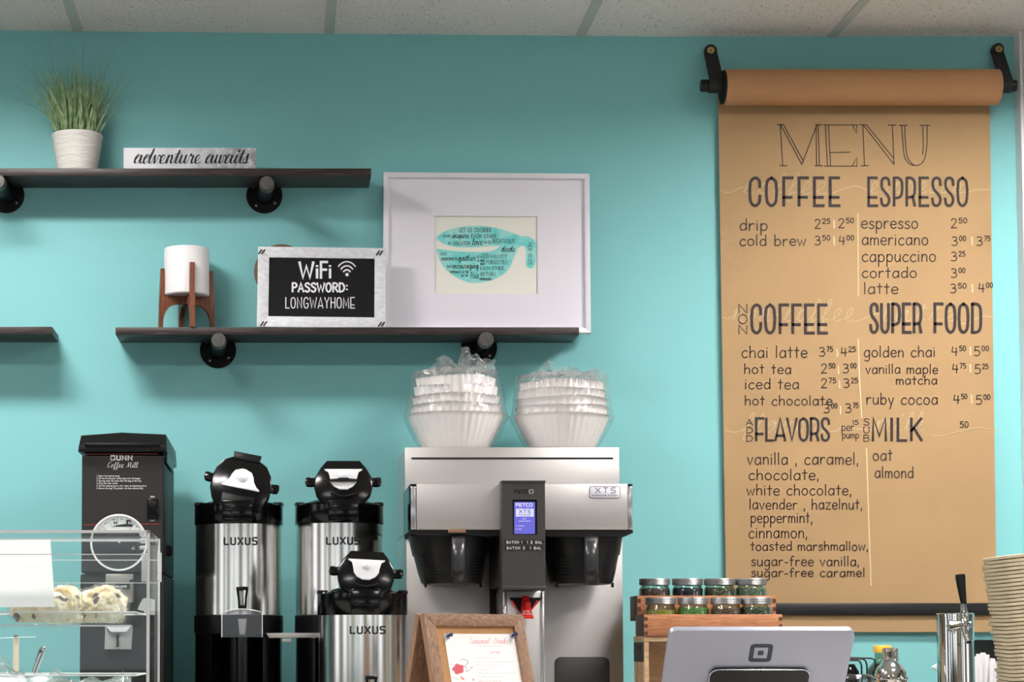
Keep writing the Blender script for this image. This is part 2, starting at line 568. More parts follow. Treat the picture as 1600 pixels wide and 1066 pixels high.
# ------------------------------------------------------------------ lettering
def G(w, *st):
    """w advance; each stroke 'l x,y x,y' straight or 'c ...' smooth or 'o cx,cy,rx,ry' oval"""
    r = []
    for t in st:
        p = t.split()
        r.append((p[0], [tuple(float(q) for q in k.split(',')) for k in p[1:]]))
    return (w, r)
PRINT = {
 'a': G(5.4, 'c 5,4.6 3.4,6 1.4,5.3 .3,2.8 1.2,.4 3.2,.3 5,2.6', 'l 5,6 5.1,0'),
 'b': G(5.4, 'l .5,10 .5,0', 'c .5,3.4 1.8,5.6 4,5.6 5.2,3 4.1,.4 1.9,.1 .5,1.6'),
 'c': G(4.8, 'c 4.7,5 3.1,6 1.2,5 .2,2.8 1.2,.6 3.1,0 4.8,1'),
 'd': G(5.4, 'c 5,4.2 3.4,5.8 1.4,5.2 .3,2.8 1.2,.4 3.4,.3 5,2.4', 'l 5,10 5.1,0'),
 'e': G(5, 'c .5,3 4.8,3.3 4.3,5.2 2.7,6 .9,5 .2,2.6 1.3,.5 3.1,0 4.9,.9'),
 'f': G(3.8, 'c 4,9 2.9,10 1.8,9 1.5,7 1.5,0', 'l 0,5.8 3.6,5.8'),
 'g': G(5.4, 'c 5,4.6 3.4,6 1.4,5.3 .3,2.8 1.2,.4 3.2,.3 5,2.6', 'c 5,6 5,0 4.5,-3 2.8,-3.9 .8,-3'),
 'h': G(5.2, 'l .4,10 .4,0', 'c .4,3.2 1.7,5.5 3.5,5.7 4.6,4.4 4.7,0'),
 'i': G(1.4, 'l .6,6 .6,0', 'l .6,8.1 .6,8.4'),
 'j': G(2.4, 'c 2,6 2,0 1.6,-3 0,-3.4', 'l 2,8.1 2,8.4'),
 'k': G(4.8, 'l .4,10 .4,0', 'l 4.2,5.8 .5,2.6', 'l 1.7,3.6 4.7,0'),
 'l': G(1.4, 'l .6,10 .6,0'),
 'm': G(7.4, 'l .4,6 .4,0', 'c .4,3.6 1.4,5.5 2.8,5.6 3.6,4.4 3.6,0', 'c 3.6,3.6 4.6,5.5 6,5.6 6.9,4.2 7,0'),
 'n': G(5, 'l .4,6 .4,0', 'c .4,3.2 1.7,5.5 3.5,5.7 4.5,4.3 4.6,0'),
 'o': G(5.4, 'o 2.7,3,2.5,3'),
 'p': G(5.4, 'l .5,6 .5,-4', 'c .5,3.6 1.8,5.7 4,5.6 5.2,3.2 4.1,.5 2,.1 .5,1.8'),
 'q': G(5.4, 'c 5,4.6 3.4,6 1.4,5.3 .3,2.8 1.2,.4 3.2,.3 5,2.6', 'l 5,6 5,-4'),
 'r': G(4, 'l .4,6 .4,0', 'c .4,3 1.4,5.2 2.8,5.9 4,5.4'),
 's': G(4.2, 'c 4,5.3 2.5,6 .9,5.4 .8,4.1 2.4,3.2 4,2 3.8,.7 2.2,0 .2,.7'),
 't': G(3.8, 'l 1.9,9 1.9,0', 'l 0,6.1 3.8,6.1'),
 'u': G(5, 'c .4,6 .4,2 1.5,.2 3.3,.4 4.5,2.6', 'l 4.6,6 4.7,0'),
 'v': G(4.6, 'l .1,6 2.3,0 4.5,6'), 'w': G(6.8, 'l .1,6 1.7,0 3.4,5 5.1,0 6.7,6'),
 'x': G(4.6, 'l .3,6 4.4,0', 'l 4.3,6 .2,0'), 'y': G(4.8, 'l .1,6 2.5,.2', 'l 4.7,6 1.4,-4'),
 'z': G(4.8, 'l .3,6 4.6,6 .2,0 4.8,0'), ',': G(1.2, 'l .7,.9 .4,-1.8'), '.': G(1, 'l .5,0 .5,.3'),
 '-': G(3.4, 'l .2,3.2 3.2,3.2'), ':': G(1.2, 'l .6,1.4 .6,1.9', 'l .6,6 .6,6.5'), ' ': G(3.4), '"': G(1.6, 'l .3,10 .3,8', 'l 1.3,10 1.3,8'),
 '0': G(5, 'o 2.5,5,2.3,5'), '1': G(2, 'l .2,8.4 1.3,10 1.3,0'), '2': G(5, 'c .4,7.8 1.2,9.7 3,10 4.5,8.4 3.6,5.2 .3,0', 'l .3,0 5,0'),
 '3': G(5, 'c .5,9.2 2.4,10 4.3,8.6 3.7,6.2 1.9,5.4', 'c 1.9,5.4 4.3,4.8 4.8,2.4 3.2,.2 .2,.7'),
 '4': G(5.2, 'l 1.1,10 .3,4.2 5.2,4.2', 'l 4,9 3.9,0'), '5': G(5, 'l 4.6,10 1,10 .6,5.6', 'c .6,5.6 2.8,6.3 4.8,4.4 4.4,1.2 2.2,0 .2,.7'),
 '6': G(5, 'c 4,9.6 1.6,7 .4,3 1.4,.4 3.4,.1 4.8,2.4 3.6,5 1.6,4.6 .5,2.8'), '7': G(5, 'l .2,10 4.8,10 1.8,0'),
 '8': G(5, 'c 4.2,8.6 2.5,10 .8,8.6 1.4,6.4 3.8,4.2 4.6,2 2.5,0 .4,2 1.2,4.2 3.6,6.2 4.2,8.6'),
 '9': G(5, 'c 4.6,7 3.4,5.2 1.4,5.4 .4,7.6 1.6,9.8 3.6,9.6 4.6,7 4.4,3 3,0'),
 'A': G(5.2, 'l 0,0 2.6,10 5.2,0', 'l .9,3.4 4.3,3.4'), 'B': G(5, 'l .4,0 .4,10', 'c .4,10 3,9.8 4.3,8 3,5.7 .4,5.3', 'c .4,5.3 3.4,5.1 4.9,2.8 3.4,.3 .4,0'),
 'C': G(5, 'c 5,7.6 4,9.7 2.5,10 .9,8.5 .3,5 .9,1.5 2.5,0 4,.3 5,2.4'), 'D': G(5.2, 'l .4,0 .4,10', 'c .4,10 3.4,9.4 5,6.4 4.9,3 3.2,.6 .4,0'),
 'E': G(4.6, 'l 4.6,10 .4,10 .4,0 4.6,0', 'l .4,5.2 4,5.2'), 'F': G(4.4, 'l 4.4,10 .4,10 .4,0', 'l .4,5.2 3.8,5.2'),
 'G': G(5.4, 'c 5,8 4,9.7 2.5,10 .9,8.5 .3,5 .9,1.5 2.5,0 4.2,.4 5,2.2 5,4.2', 'l 5,4.4 3,4.4'), 'H': G(5, 'l .4,10 .4,0', 'l 4.8,10 4.8,0', 'l .4,5.2 4.8,5.2'),
 'I': G(1.2, 'l .6,10 .6,0'), 'J': G(4, 'c 3.6,10 3.6,3 2.4,.2 .4,1.4'), 'K': G(5, 'l .4,10 .4,0', 'l 4.8,10 .5,4.4', 'l 1.6,5.6 5,0'), 'L': G(4.2, 'l .4,10 .4,0 4.2,0'),
 'M': G(6.6, 'l .4,0 .5,10 3.3,2.4 6.1,10 6.3,0'), 'N': G(5.4, 'l .4,0 .4,10 5,0 5,10'), 'O': G(5.6, 'o 2.8,5,2.5,5'), 'P': G(4.8, 'l .4,0 .4,10', 'c .4,10 3.2,9.8 4.6,7.6 3.2,5.2 .4,5'),
 'R': G(5, 'l .4,0 .4,10', 'c .4,10 3.2,9.8 4.6,7.6 3.2,5.3 .4,5', 'l 2,5 5,0'), 'S': G(4.8, 'c 4.6,8.4 3,10 1.2,9.4 .5,7.6 1.6,5.9 3.4,4.7 4.5,2.8 3.6,.5 1.8,0 .3,1.4'),
 'T': G(5, 'l 0,10 5,10', 'l 2.5,10 2.5,0'), 'U': G(5.2, 'c .4,10 .4,3 1.2,.6 2.6,0 4,.6 4.8,3 4.8,10'), 'V': G(5.2, 'l 0,10 2.6,0 5.2,10'),
 'W': G(7.2, 'l 0,10 1.8,0 3.6,7.6 5.4,0 7.2,10'), 'X': G(5, 'l .2,10 4.8,0', 'l 4.8,10 .2,0'), 'Y': G(5, 'l .1,10 2.5,5 4.9,10', 'l 2.5,5 2.5,0'), 'Z': G(5, 'l .3,10 4.8,10 .2,0 5,0'),
}
DECO = dict(PRINT)
DECO.update({
 'C': G(5, 'c 4.9,6.6 4.6,9 2.8,10 1,9 .4,7 .4,3 1,1 2.8,0 4.6,1.2 4.9,3.6'), 'O': G(5.2, 'c 2.6,10 .7,8.8 .3,6 .3,4 .8,1.2 2.6,0 4.4,1.2 4.9,4 4.9,6 4.4,8.8 2.6,10'),
 'E': G(4.6, 'l 4.5,10 .4,10 .4,0 4.7,0', 'l .4,3 4.3,3'), 'F': G(4.4, 'l 4.5,10 .4,10 .4,0', 'l .4,3 4,3'),
 'S': G(4.6, 'c 4.3,7.4 3.9,9.4 2.4,10 .9,9.4 .5,7.6 1.2,5.8 3.4,3.9 4.3,2.2 3.6,.5 2.2,0 .8,.6 .3,2.6'), 'P': G(4.6, 'l .4,0 .4,10', 'c .4,10 2.6,9.9 4.2,8.6 4.3,5 3.4,3.2 .4,2.6'),
 'R': G(4.8, 'l .4,0 .4,10', 'c .4,10 2.6,9.9 4.2,8.6 4.3,5 3.4,3.4 .6,2.9', 'l 3.4,3.2 4.4,0'), 'A': G(5.4, 'l 0,0 2.7,10 5.4,0', 'l .7,2.2 4.8,2.2'),
 'D': G(5, 'l .4,0 .4,10', 'c .4,10 2.8,9.9 4.5,8.6 4.8,5 4.5,1.4 2.8,.1 .4,0'), 'U': G(4.8, 'c .4,10 .4,3 .9,.8 2.4,0 3.9,.8 4.4,3 4.4,10'),
 'M': G(6.4, 'l .4,0 .6,10 3.3,2 6,10 6.2,0'),
})
SQ = dict(PRINT)                                  # square-shouldered sans for product lettering
SQ.update({
 'U': G(5.6, 'c .4,10 .4,6 .4,2.2 .7,.6 2,0 3.6,0 4.9,.6 5.2,2.2 5.2,6 5.2,10'), 'S': G(5.4, 'c 5.2,9.9 2.4,10 .8,9.4 .5,7.4 .9,5.6 2.6,5.2 4.5,4.8 5,3 4.7,.7 3,0 .2,.1'),
 'L': G(5, 'l .4,10 .4,1 .7,0 5,0'), 'X': G(5.8, 'l .2,10 5.6,0', 'l 5.6,10 .2,0'), 'B': G(6, 'l .4,0 .4,10', 'c .4,10 4.6,10 5.3,7.8 4.6,5.6 .4,5.4', 'c .4,5.4 5,5.3 5.8,2.8 4.9,.2 .4,0'),
 'N': G(6, 'l .4,0 .4,10 5.6,0 5.6,10'), 'O': G(6.2, 'c 3.1,10 1,9.6 .4,7.4 .4,2.6 1,.4 3.1,0 5.2,.4 5.8,2.6 5.8,7.4 5.2,9.6 3.1,10'), 'C': G(5.6, 'c 5.5,9.9 2.4,10 .8,9.2 .4,5 .8,.8 2.4,0 5.5,.1'),
 'E': G(5.2, 'l 5.2,10 .4,10 .4,0 5.2,0', 'l .4,5.1 4.8,5.1'), 'F': G(5, 'l 5.2,10 .4,10 .4,0', 'l .4,5.1 4.6,5.1'), 'T': G(5.4, 'l 0,10 5.4,10', 'l 2.7,10 2.7,0'),
})
SCRIPT = {
 'a': G(6, 'c 0,.8 2,4 3.9,5.3 2.2,6 .7,3.6 1,.6 2.6,.6 4.3,5.6 4.2,1.5 4.9,.1 6,.8'), 'b': G(5, 'c 0,.8 2.2,7.6 1.7,10 1,7 .9,1.4 2.2,0 3.6,2 3,4.6 5,4.4'),
 'c': G(4.4, 'c 0,.8 2,4.4 3.2,5.2 2.3,6 .8,4 .9,1.2 2.2,0 4.4,.8'), 'd': G(6.2, 'c 0,.8 2,4 3.8,5.3 2.2,6 .7,3.6 1,.6 2.6,.7 5.4,10 4.4,2 5,.1 6.2,.8'),
 'e': G(4.4, 'c 0,.8 2.5,2.6 3.2,4.8 2.3,6 .9,4.2 1,1.2 2.3,0 4.4,.8'), 'f': G(4, 'c 0,.8 2.6,5 3.4,9 2.5,10 1.7,7 1.2,-2.6 1.8,-4 2.6,-2.4 1.8,.3 4,.8'),
 'g': G(5.8, 'c 0,.8 2,4 3.9,5.3 2.2,6 .7,3.6 1,.6 2.6,.6 4.3,5.6 4.1,-2.4 2.8,-4 1.4,-2.8 3.4,-.4 5.8,.8'), 'h': G(5.6, 'c 0,.8 2.2,7.6 1.7,10 1,7 .8,0 1.4,3.6 3,5.8 3.8,4 3.6,1.2 4.4,.1 5.6,.8'),
 'i': G(3, 'c 0,.8 1.5,5.8 1.2,1.6 1.9,.1 3,.8', 'l 2.3,8.9 2.1,7.9'), 'k': G(4.6, 'c 0,.8 2.2,7.6 1.7,10 1,7 .8,0 1.2,3.2 3,5.6 2.8,3.6 1.2,3 3,.3 4.6,.8'), 'l': G(3, 'c 0,.8 2.3,7.6 1.8,10 1,7 1,1.6 1.8,.1 3,.8'),
 'm': G(7.6, 'c 0,.8 1.1,5.8 1,0 1.6,4 2.9,5.8 3.5,4 3.4,0 4,4 5.3,5.8 6,4 5.8,1.3 6.5,.1 7.6,.8'), 'n': G(5.4, 'c 0,.8 1.1,5.8 1,0 1.6,4 3,5.8 3.7,4 3.6,1.3 4.3,.1 5.4,.8'),
 'o': G(4.8, 'c 0,.8 2,5 3,5.9 1.2,4.8 .7,2 2.2,0 3.8,2.2 3,5.6 2.6,4.8 4.8,4.2'), 'p': G(5, 'c 0,.8 1.3,6 1,-4 1.2,3 2.6,5.8 3.8,4.2 3.4,1 2.2,.2 5,.8'), 'r': G(4.6, 'c 0,.8 1.3,6.4 1.8,5.1 3.2,5.3 3,1.8 3.6,.1 4.6,.8'),
 's': G(4.2, 'c 0,.8 2.1,6.2 2.5,3.6 2.5,.9 1.3,0 .4,.8 2,.2 4.2,.8'), 't': G(3.4, 'c 0,.8 2.2,9 1.5,1.8 2.2,.1 3.4,.8', 'l .2,6.3 3.8,6.9'), 'u': G(5.8, 'c 0,.8 1.2,5.8 1,1.8 1.9,.1 3.3,1.6 4.2,5.8 4,1.5 4.7,.1 5.8,.8'),
 'v': G(4.8, 'c 0,.8 1,5.6 1.5,3 2.1,.1 3.2,2.6 3.6,5.6 4.8,5'), 'w': G(7, 'c 0,.8 1,5.8 1,1.4 2,.1 3.2,1.8 3.7,5.6 3.7,1.5 4.6,.1 5.7,2.2 5.7,5.6 7,5'), 'y': G(5.6, 'c 0,.8 1.2,5.8 1,1.8 1.9,.1 3.3,1.6 4.2,5.8 4,-2.4 2.8,-4 1.4,-2.8 3.4,-.4 5.6,.8'), '-': G(3.6, 'l .4,3 3,3'), ' ': G(3.2),
 'C': G(6, 'c 5.4,8.6 4.6,10 2.6,9.2 .8,5.6 1,1.4 2.8,0 5.4,2'), 'M': G(9, 'c 0,.4 1.4,3 2.6,9.8 3,4 3.4,1 5,6 6.6,9.8 6.6,3 7.4,.1 9,.8'), 'S': G(5.6, 'c 4.8,8.6 3.6,10 1.8,8.6 2.4,6 4.2,3.6 3.2,.6 1.2,.2 .2,1.6'),
 'D': G(7, 'c 2.4,9.6 2,5 1.4,.4 3.6,0 6,3 6,7.4 3.6,9.8 .8,8.4'), 'H': G(6.4, 'c .4,8 1.6,10 1.4,4 1,0', 'c 5,10 4.4,5 4.4,1 5.4,.2 6.4,.8', 'l 1.2,5 4.6,5.2'),
}
def strokes_of(s, font, sp):
    x, out = 0.0, []
    for ch in s:
        g = font.get(ch)
        if g is None: x += 3; continue
        out.append((x, g[1]))
        x += g[0] + sp
    return out, x - sp
def write(mb, s, x0, x1, yb, h, w, mp, font=PRINT, sp=1.5, slant=0.0, seg=5, calli=False, yb1=None, jit=0.0, nib=0.35, ext=0.3, axis=None):
    """write s from px x0 to x1 with baseline yb(->yb1) and cap height h px"""
    gl, tot = strokes_of(s, font, sp)
    kx, ky = (x1 - x0) / tot, h / 10.0
    yb1 = yb if yb1 is None else yb1
    for gx, st in gl:
        j = random.uniform(-jit, jit)
        for kind, P in st:
            if kind == 'o':
                cx, cy, rx, ry = P[0]
                Q = [(cx + rx * math.sin(-a), cy + ry * math.cos(a)) for a in [2 * math.pi * k / (seg * 4) for k in range(seg * 4 + 1)]]
            elif kind == 'c': Q = crom(P, seg)
            else: Q = P
            pts = []
            for a, b in Q:
                u, v = (gx + a) * kx + slant * b * ky, b * ky
                if axis: pts.append((x0 + axis[0][0] * u + axis[1][0] * v, yb + axis[0][1] * u + axis[1][1] * v))
                else:
                    t = u / max(x1 - x0, 1e-6)
                    pts.append((x0 + u, yb + (yb1 - yb) * t - v + j))
            mb.ribbon(pts, w, mp, calli, ext, nib)

# ================================================================== SETTING
ZCEIL = Z(51.5, 0)
XT = X(1583.5, 0, 55)                       # start of the white trim on the right
wb = struct(MB().box(-4.2, 4.0, 0.0, 0.12, 0, 3.2).build('wall_back', M['teal'], smooth=False))
ADDED_SIDE_WIN = ((-7.6, -6.2), (-5.2, -3.8), (-2.6, -1.6))  # unseen openings added to give the steel bright side bands
for nm, xa, xb in (('wall_left', -4.2, -4.1), ('wall_right', 4.0, 4.1)):
    m = MB()
    m.box(xa, xb, -9, .12, 0, 1.2)
    m.box(xa, xb, -9, .12, 2.2, 3.2)
    ed = [-9] + [v for w in ADDED_SIDE_WIN for v in w] + [.12]
    for i in range(0, len(ed), 2):
        m.box(xa, xb, ed[i], ed[i + 1], 1.2, 2.2)
    struct(m.build(nm, M['white_wall'], smooth=False))
struct(MB().box(-4.2, 4.1, -9, 0.12, -0.1, 0).build('floor', M['floor'], smooth=False))
wf = MB()
wf.box(-4.2, 4.1, -9.12, -9, 0, 1.2)
wf.box(-4.2, 4.1, -9.12, -9, 2.25, 3.2)
for a, b in ((-4.2, -3.7), (-1.9, -1.6), (0.2, 1.5), (3.7, 4.1)):
    wf.box(a, b, -9.12, -9, 1.2, 2.25)
struct(wf.build('wall_front', M['white_wall'], smooth=False))
for k, (a, b) in enumerate(((-3.7, -1.9), (-1.6, 0.2), (1.5, 3.7))):  # unseen windows added for fill light and reflections in the steel
    w_ = MB()
    for p in ((a, a + .05, 1.2, 2.25), (b - .05, b, 1.2, 2.25), (a + .05, b - .05, 1.2, 1.25), (a + .05, b - .05, 2.2, 2.25)):
        w_.box(p[0], p[1], -9.08, -9.04, p[2], p[3])
    wo = struct(w_.build('added_window_%d' % (k + 1), M['white_trim'], smooth=False))
    MB().box(a + .05, b - .05, -9.063, -9.057, 1.25, 2.2).build('added_window_pane', M['acrylic'], wo, smooth=False)

# ceiling: slightly lower towards the right, as the photo shows; grid bars are part of it
def zc(x): return Z(57, 0) + (0.0095 * (0.9 - x) if x < 0.9 else 0)
LIGHT_X, LIGHT_D, HX, HY, RECESS = (-.823, 1.668), (.86, 2.08, 4.55), .27, .145, .065
cm = MB()
xs = sorted([-4.2, .9, 4.1] + [x + q for x in LIGHT_X for q in (-.3, .3)])
ys = sorted([-9, .1] + [-d + q for d in LIGHT_D for q in (-.3, .3)])
for xa, xb in zip(xs, xs[1:]):
    for ya, yb in zip(ys, ys[1:]):
        if any(abs((xa + xb) / 2 - x) < .01 for x in LIGHT_X) and any(abs((ya + yb) / 2 + d) < .01 for d in LIGHT_D): continue
        za, zb_ = zc(xa), zc(xb)
        cm.add([(xa, ya, za), (xb, ya, zb_), (xb, yb, zb_), (xa, yb, za), (xa, ya, za + .015), (xb, ya, zb_ + .015), (xb, yb, zb_ + .015), (xa, yb, za + .015)],
               [(0, 3, 2, 1), (4, 5, 6, 7), (0, 1, 5, 4), (1, 2, 6, 5), (2, 3, 7, 6), (3, 0, 4, 7)])
ceil_o = struct(cm.build('ceiling', M['ceiling'], smooth=False))
struct(MB().box(-4.2, 4.1, -9, .12, 3.14, 3.2).build('ceiling_slab', M['white_wall'], smooth=False))
GX = [-.512 + .6225 * k for k in range(-6, 8)]
for x in GX:
    b = MB()
    b.box(x - .012, x + .012, -9, -0.001, zc(x) - .003, zc(x) + .02)
    b.build('grid_bar', M['tbar'], ceil_o, smooth=False)
for d in [.86 - .3225 + .6225 * 2 * k for k in range(0, 7)]:
    b = MB()
    for x0, x1 in ((-4.2, .9), (.9, 4.0)):
        n0, n1 = zc(x0) - .003, zc(x1) - .003
        b.add([(x0, -d - .012, n0), (x1, -d - .012, n1), (x1, -d + .012, n1), (x0, -d + .012, n0), (x0, -d - .012, n0 + .02), (x1, -d - .012, n1 + .02), (x1, -d + .012, n1 + .02), (x0, -d + .012, n0 + .02)],
              [(0, 3, 2, 1), (4, 5, 6, 7), (0, 1, 5, 4), (1, 2, 6, 5), (2, 3, 7, 6), (3, 0, 4, 7)])
    b.build('cross_bar', M['tbar'], ceil_o, smooth=False)
k = 0
ROWS = {.86: 'nearest the teal wall', 2.08: 'in the second row from the teal wall', 4.55: 'added for fill, furthest from the teal wall'}  # last row is unseen, added for general fill
for xi, xx in (('left', -.823), ('right', 1.668)):
    for d in ROWS:
        z = zc(xx)
        t = thing('ceiling_light', 'lit white ceiling panel on the %s, %s' % (xi, ROWS[d]), 'ceiling light', (xx, -d, z - .02), 'fluorescent ceiling panels')
        fr = MB()
        for a in ((-.3, -HX, -.3, .3), (HX, .3, -.3, .3), (-HX, HX, -.3, -HY), (-HX, HX, HY, .3)):
            fr.box(xx + a[0], xx + a[1], -d + a[2], -d + a[3], z - .004, z + .012)
        fr.build('light_frame', M['white_trim'], t, smooth=False)
        fr = MB()
        for a in ((-HX - .004, -HX, -HY, HY), (HX, HX + .004, -HY, HY), (-HX - .004, HX + .004, -HY - .004, -HY), (-HX - .004, HX + .004, HY, HY + .004)):
            fr.box(xx + a[0], xx + a[1], -d + a[2], -d + a[3], z + .0122, z + RECESS + .02)
        fr.build('light_well', M['well'], t, smooth=False)  # unseen well added to cut the panel's light on the upper wall
        MB().box(xx - HX + .0003, xx + HX - .0003, -d - HY + .0003, -d + HY - .0003, z + RECESS, z + RECESS + .01).build('diffuser', M['lamp_' + xi], t, smooth=False)
# white casing on the right edge
tm = MB()
tm.box(XT, XT + .17, -.040, -.0005, 0, ZCEIL - .004)
tm.box(XT + .0065, XT + .165, -.050, -.040, 0, ZCEIL - .004, .003)
tm.box(XT + .013, XT + .15, -.063, -.050, 0, ZCEIL - .004, .004)
struct(tm.build('trim_1', M['white_trim']))

# counters (below the frame; they carry the machines)
bc = thing('back_counter', 'long back counter under the coffee machines against the teal wall', 'counter', (0.3, -.36, 0))
MB().box(-2.6, 2.6, -.80, -.002, .86, .90, .006).build('worktop', M['counter'], bc)
MB().box(-2.55, 2.55, -.75, -.002, 0, .86).build('cabinet_body', M['cabinet'], bc, smooth=False)
fc = thing('front_counter', 'front service counter under the register and pastry case', 'counter', (0.3, -1.7, 0))
MB().box(-2.2, 2.6, -2.05, -1.15, 1.08, 1.12, .006).build('worktop', M['counter'], fc)
MB().box(-2.15, 2.55, -2.0, -1.25, 0, 1.08).build('cabinet_body', M['cabinet'], fc, smooth=False)

# ================================================================== SHELVES AND BRACKETS
SD = .135
SH = {}
def shelf(key, px0, px1, pyt, label):
    zt = Z(pyt, SD)
    m = MB()
    x0, x1 = X(px0, SD, pyt), X(px1, SD, pyt)
    m.box(x0, x1, -SD, -.004, zt - .0183, zt, .0015)
    o = m.build('wall_shelf', M['shelf_wood'], base=((x0 + x1) / 2, -SD / 2, zt - .0183))
    tag(o, label, 'shelf', 'dark wall shelves')
    SH[key] = (zt, zt - .0183)
    return o
shelf('up', -70, 580, 263.0, 'dark stained plank shelf holding the potted grass, the highest one')
shelf('mid', 180.5, 905, 511.3, 'dark stained plank shelf under the chalkboard sign and white picture frame')
shelf('left', -90, 81.8, 510.5, 'short end of dark plank shelf cut off by the left edge, level with the planter')

def bracket(fx, fy, cx, cy, zb, label):
    c = W(fx, fy, 0)
    e = W(cx, cy, .172)
    t = thing('pipe_bracket', label, 'shelf bracket', (c.x, 0, c.z), 'black pipe shelf brackets')
    fl = MB()
    fl.lathe([(0, -.0068), (.042, -.0068), (.0445, -.005), (.0445, -.0006), (0, -.0006)], (c.x, 0, c.z), 44, 'y')
    fl.lathe([(.0175, -.024), (.0205, -.022), (.0235, -.0068), (.0175, -.0068)], (c.x, 0, c.z), 30, 'y')
    fo = fl.build('flange', M['black_iron'], t)
    pr = min(.0175, max(.008, zb - c.z - .0004))
    p0, p1 = Vector((c.x, -.006, c.z)), Vector((e.x, -.150, e.z))
    MB().tube([p0, p0.lerp(p1, .5), p1], pr, 24).build('pipe', M['black_iron'], t)
    cp = MB()
    cp.lathe([(.0135, -.1385), (.0178, -.1395), (.0182, -.142), (.0182, -.166), (.0160, -.1715), (0, -.172)], (e.x, 0, e.z), 30, 'y')
    cp.build('end_cap', M['grey_iron'], t)
    for a in (45, 135, 225, 315):
        q = (c.x + .033 * math.cos(R(a + 8)), 0, c.z + .033 * math.sin(R(a + 8)))
        MB().lathe([(0, -.0094), (.002, -.009), (.0034, -.0068), (0, -.0066)], q, 12, 'y').build('screw', M['screw'], t)
bracket(10, 305.5, -4, 283, SH['up'][1], 'black pipe bracket under the potted grass at the left edge')
bracket(413, 306, 417, 286, SH['up'][1], 'black pipe bracket under the right part of the highest shelf')
bracket(340.7, 547.5, 341.6, 531.6, SH['mid'][1], 'black pipe bracket below the white planter on legs')
bracket(748, 544, 760, 530.5, SH['mid'][1], 'black pipe bracket behind the taller crumpled plastic bag')

# ================================================================== POTTED GRASS
zt = SH['up'][0]
c = W(120.5, 261, .072)
k_ = F / (D - .072)
t = thing('potted_grass', 'tall green grass in a ribbed white pot on the highest shelf', 'plant', (c.x, c.y, zt))
rb, rt, hp = 30.5 / k_, 40.5 / k_, 62 / k_
prof = [(0, .0004), (rb * .96, .0004), (rb, .002)]
for i in range(1, 17):
    f = i / 16
    prof.append((rb + (rt - rb) * f ** .85 + .0009 * math.sin(i * 2.2), .002 + (hp - .002) * f))
prof += [(rt - .004, hp), (rt - .006, hp - .012), (0, hp - .013)]
MB().lathe([(r, zt + h) for r, h in prof], (c.x, c.y, 0), 48).build('pot', M['pot'], t)
MB().lathe([(0, zt + hp - .011), (rt - .007, zt + hp - .0115)], (c.x, c.y, 0), 32).build('soil', M['soil'], t)
gr = MB()
def blade(bx, by, tipx, tipz, tipy, w, droop=0.0, bow=.3):
    p0 = Vector((c.x + bx, c.y + by, zt + hp - .012))
    p2 = Vector((tipx, tipy, tipz))
    h = p2 - p0
    p1 = p0 + Vector((h.x * bow, h.y * bow, abs(h.z) * .55 + droop))
    vs, fs = [], []
    side = Vector((h.z, 0, -h.x))
    side = Vector((1, random.uniform(-.7, .7), 0)) if side.length < 1e-4 else (side.normalized() + Vector((0, random.uniform(-.8, .8), 0))).normalized()
    n = 8
    for i in range(n + 1):
        f = i / n
        p = p0 * (1 - f) ** 2 + p1 * 2 * f * (1 - f) + p2 * f * f
        ww = w * (1 - f ** 1.6) + .00015
        vs += [p - side * ww, p + side * ww]
    for i in range(n):
        fs.append((2 * i, 2 * i + 1, 2 * i + 3, 2 * i + 2))
    gr.add(vs, fs)
random.seed(11)
for i in range(300):
    a = random.uniform(0, 2 * math.pi)
    r = (rt - .012) * math.sqrt(random.random())
    bx, by = r * math.cos(a), r * math.sin(a) * .8
    tx = bx * random.uniform(1.0, 1.7) + random.gauss(0, .024)
    hgt = random.uniform(.085, .180) * (1 - 1.2 * abs(tx) ** 1.1)
    ty = max(-.125, min(-.008, c.y + by * 1.2 + random.gauss(0, .014)))
    blade(bx, by, c.x + tx, zt + hp + hgt, ty, random.uniform(.0011, .0019), 0, random.uniform(.1, .4))
for px, py, dr in ((4, 154, .05), (18, 126, .02), (28, 134, .03), (30, 92, 0), (52, 88, 0), (74, 60, 0), (129, 54, 0), (114, 64, 0), (180, 67, 0), (226, 110, 0), (196, 118, .01), (220, 180, .06), (212, 190, .05), (206, 88, 0), (42, 142, .04), (60, 110, .02), (190, 140, .02), (66, 84, 0), (158, 74, 0), (172, 92, 0)):
    q = W(px, py, .07)
    blade(random.uniform(-.025, .025) + (.02 if px > 120 else -.02), random.uniform(-.02, .015), q.x, q.z, random.uniform(-.1, -.03), .0013, dr, .35)
gr.build('leaves', M['grass'], t)

# ================================================================== "adventure awaits" BLOCK
dF = .085
x0, x1, zt_ = X(193, dF, 245), X(400, dF, 245), Z(231, dF)
bl = MB().box(x0, x1, -dF, -dF + .02, zt + .0003, zt_, .0008).build('word_block', M['distressed'], base=((x0 + x1) / 2, -dF + .01, zt + .0003))
tag(bl, 'white worn block with black script lettering on the highest shelf', 'sign')
m = MB()
write(m, 'adventure awaits', 208, 388, 255.5, 23, 3.0, on_wall_plane(dF + .0006), SCRIPT, 0.0, .28, 8, True, nib=.3)
m.build('lettering', M['black_ink'], bl, smooth=False)

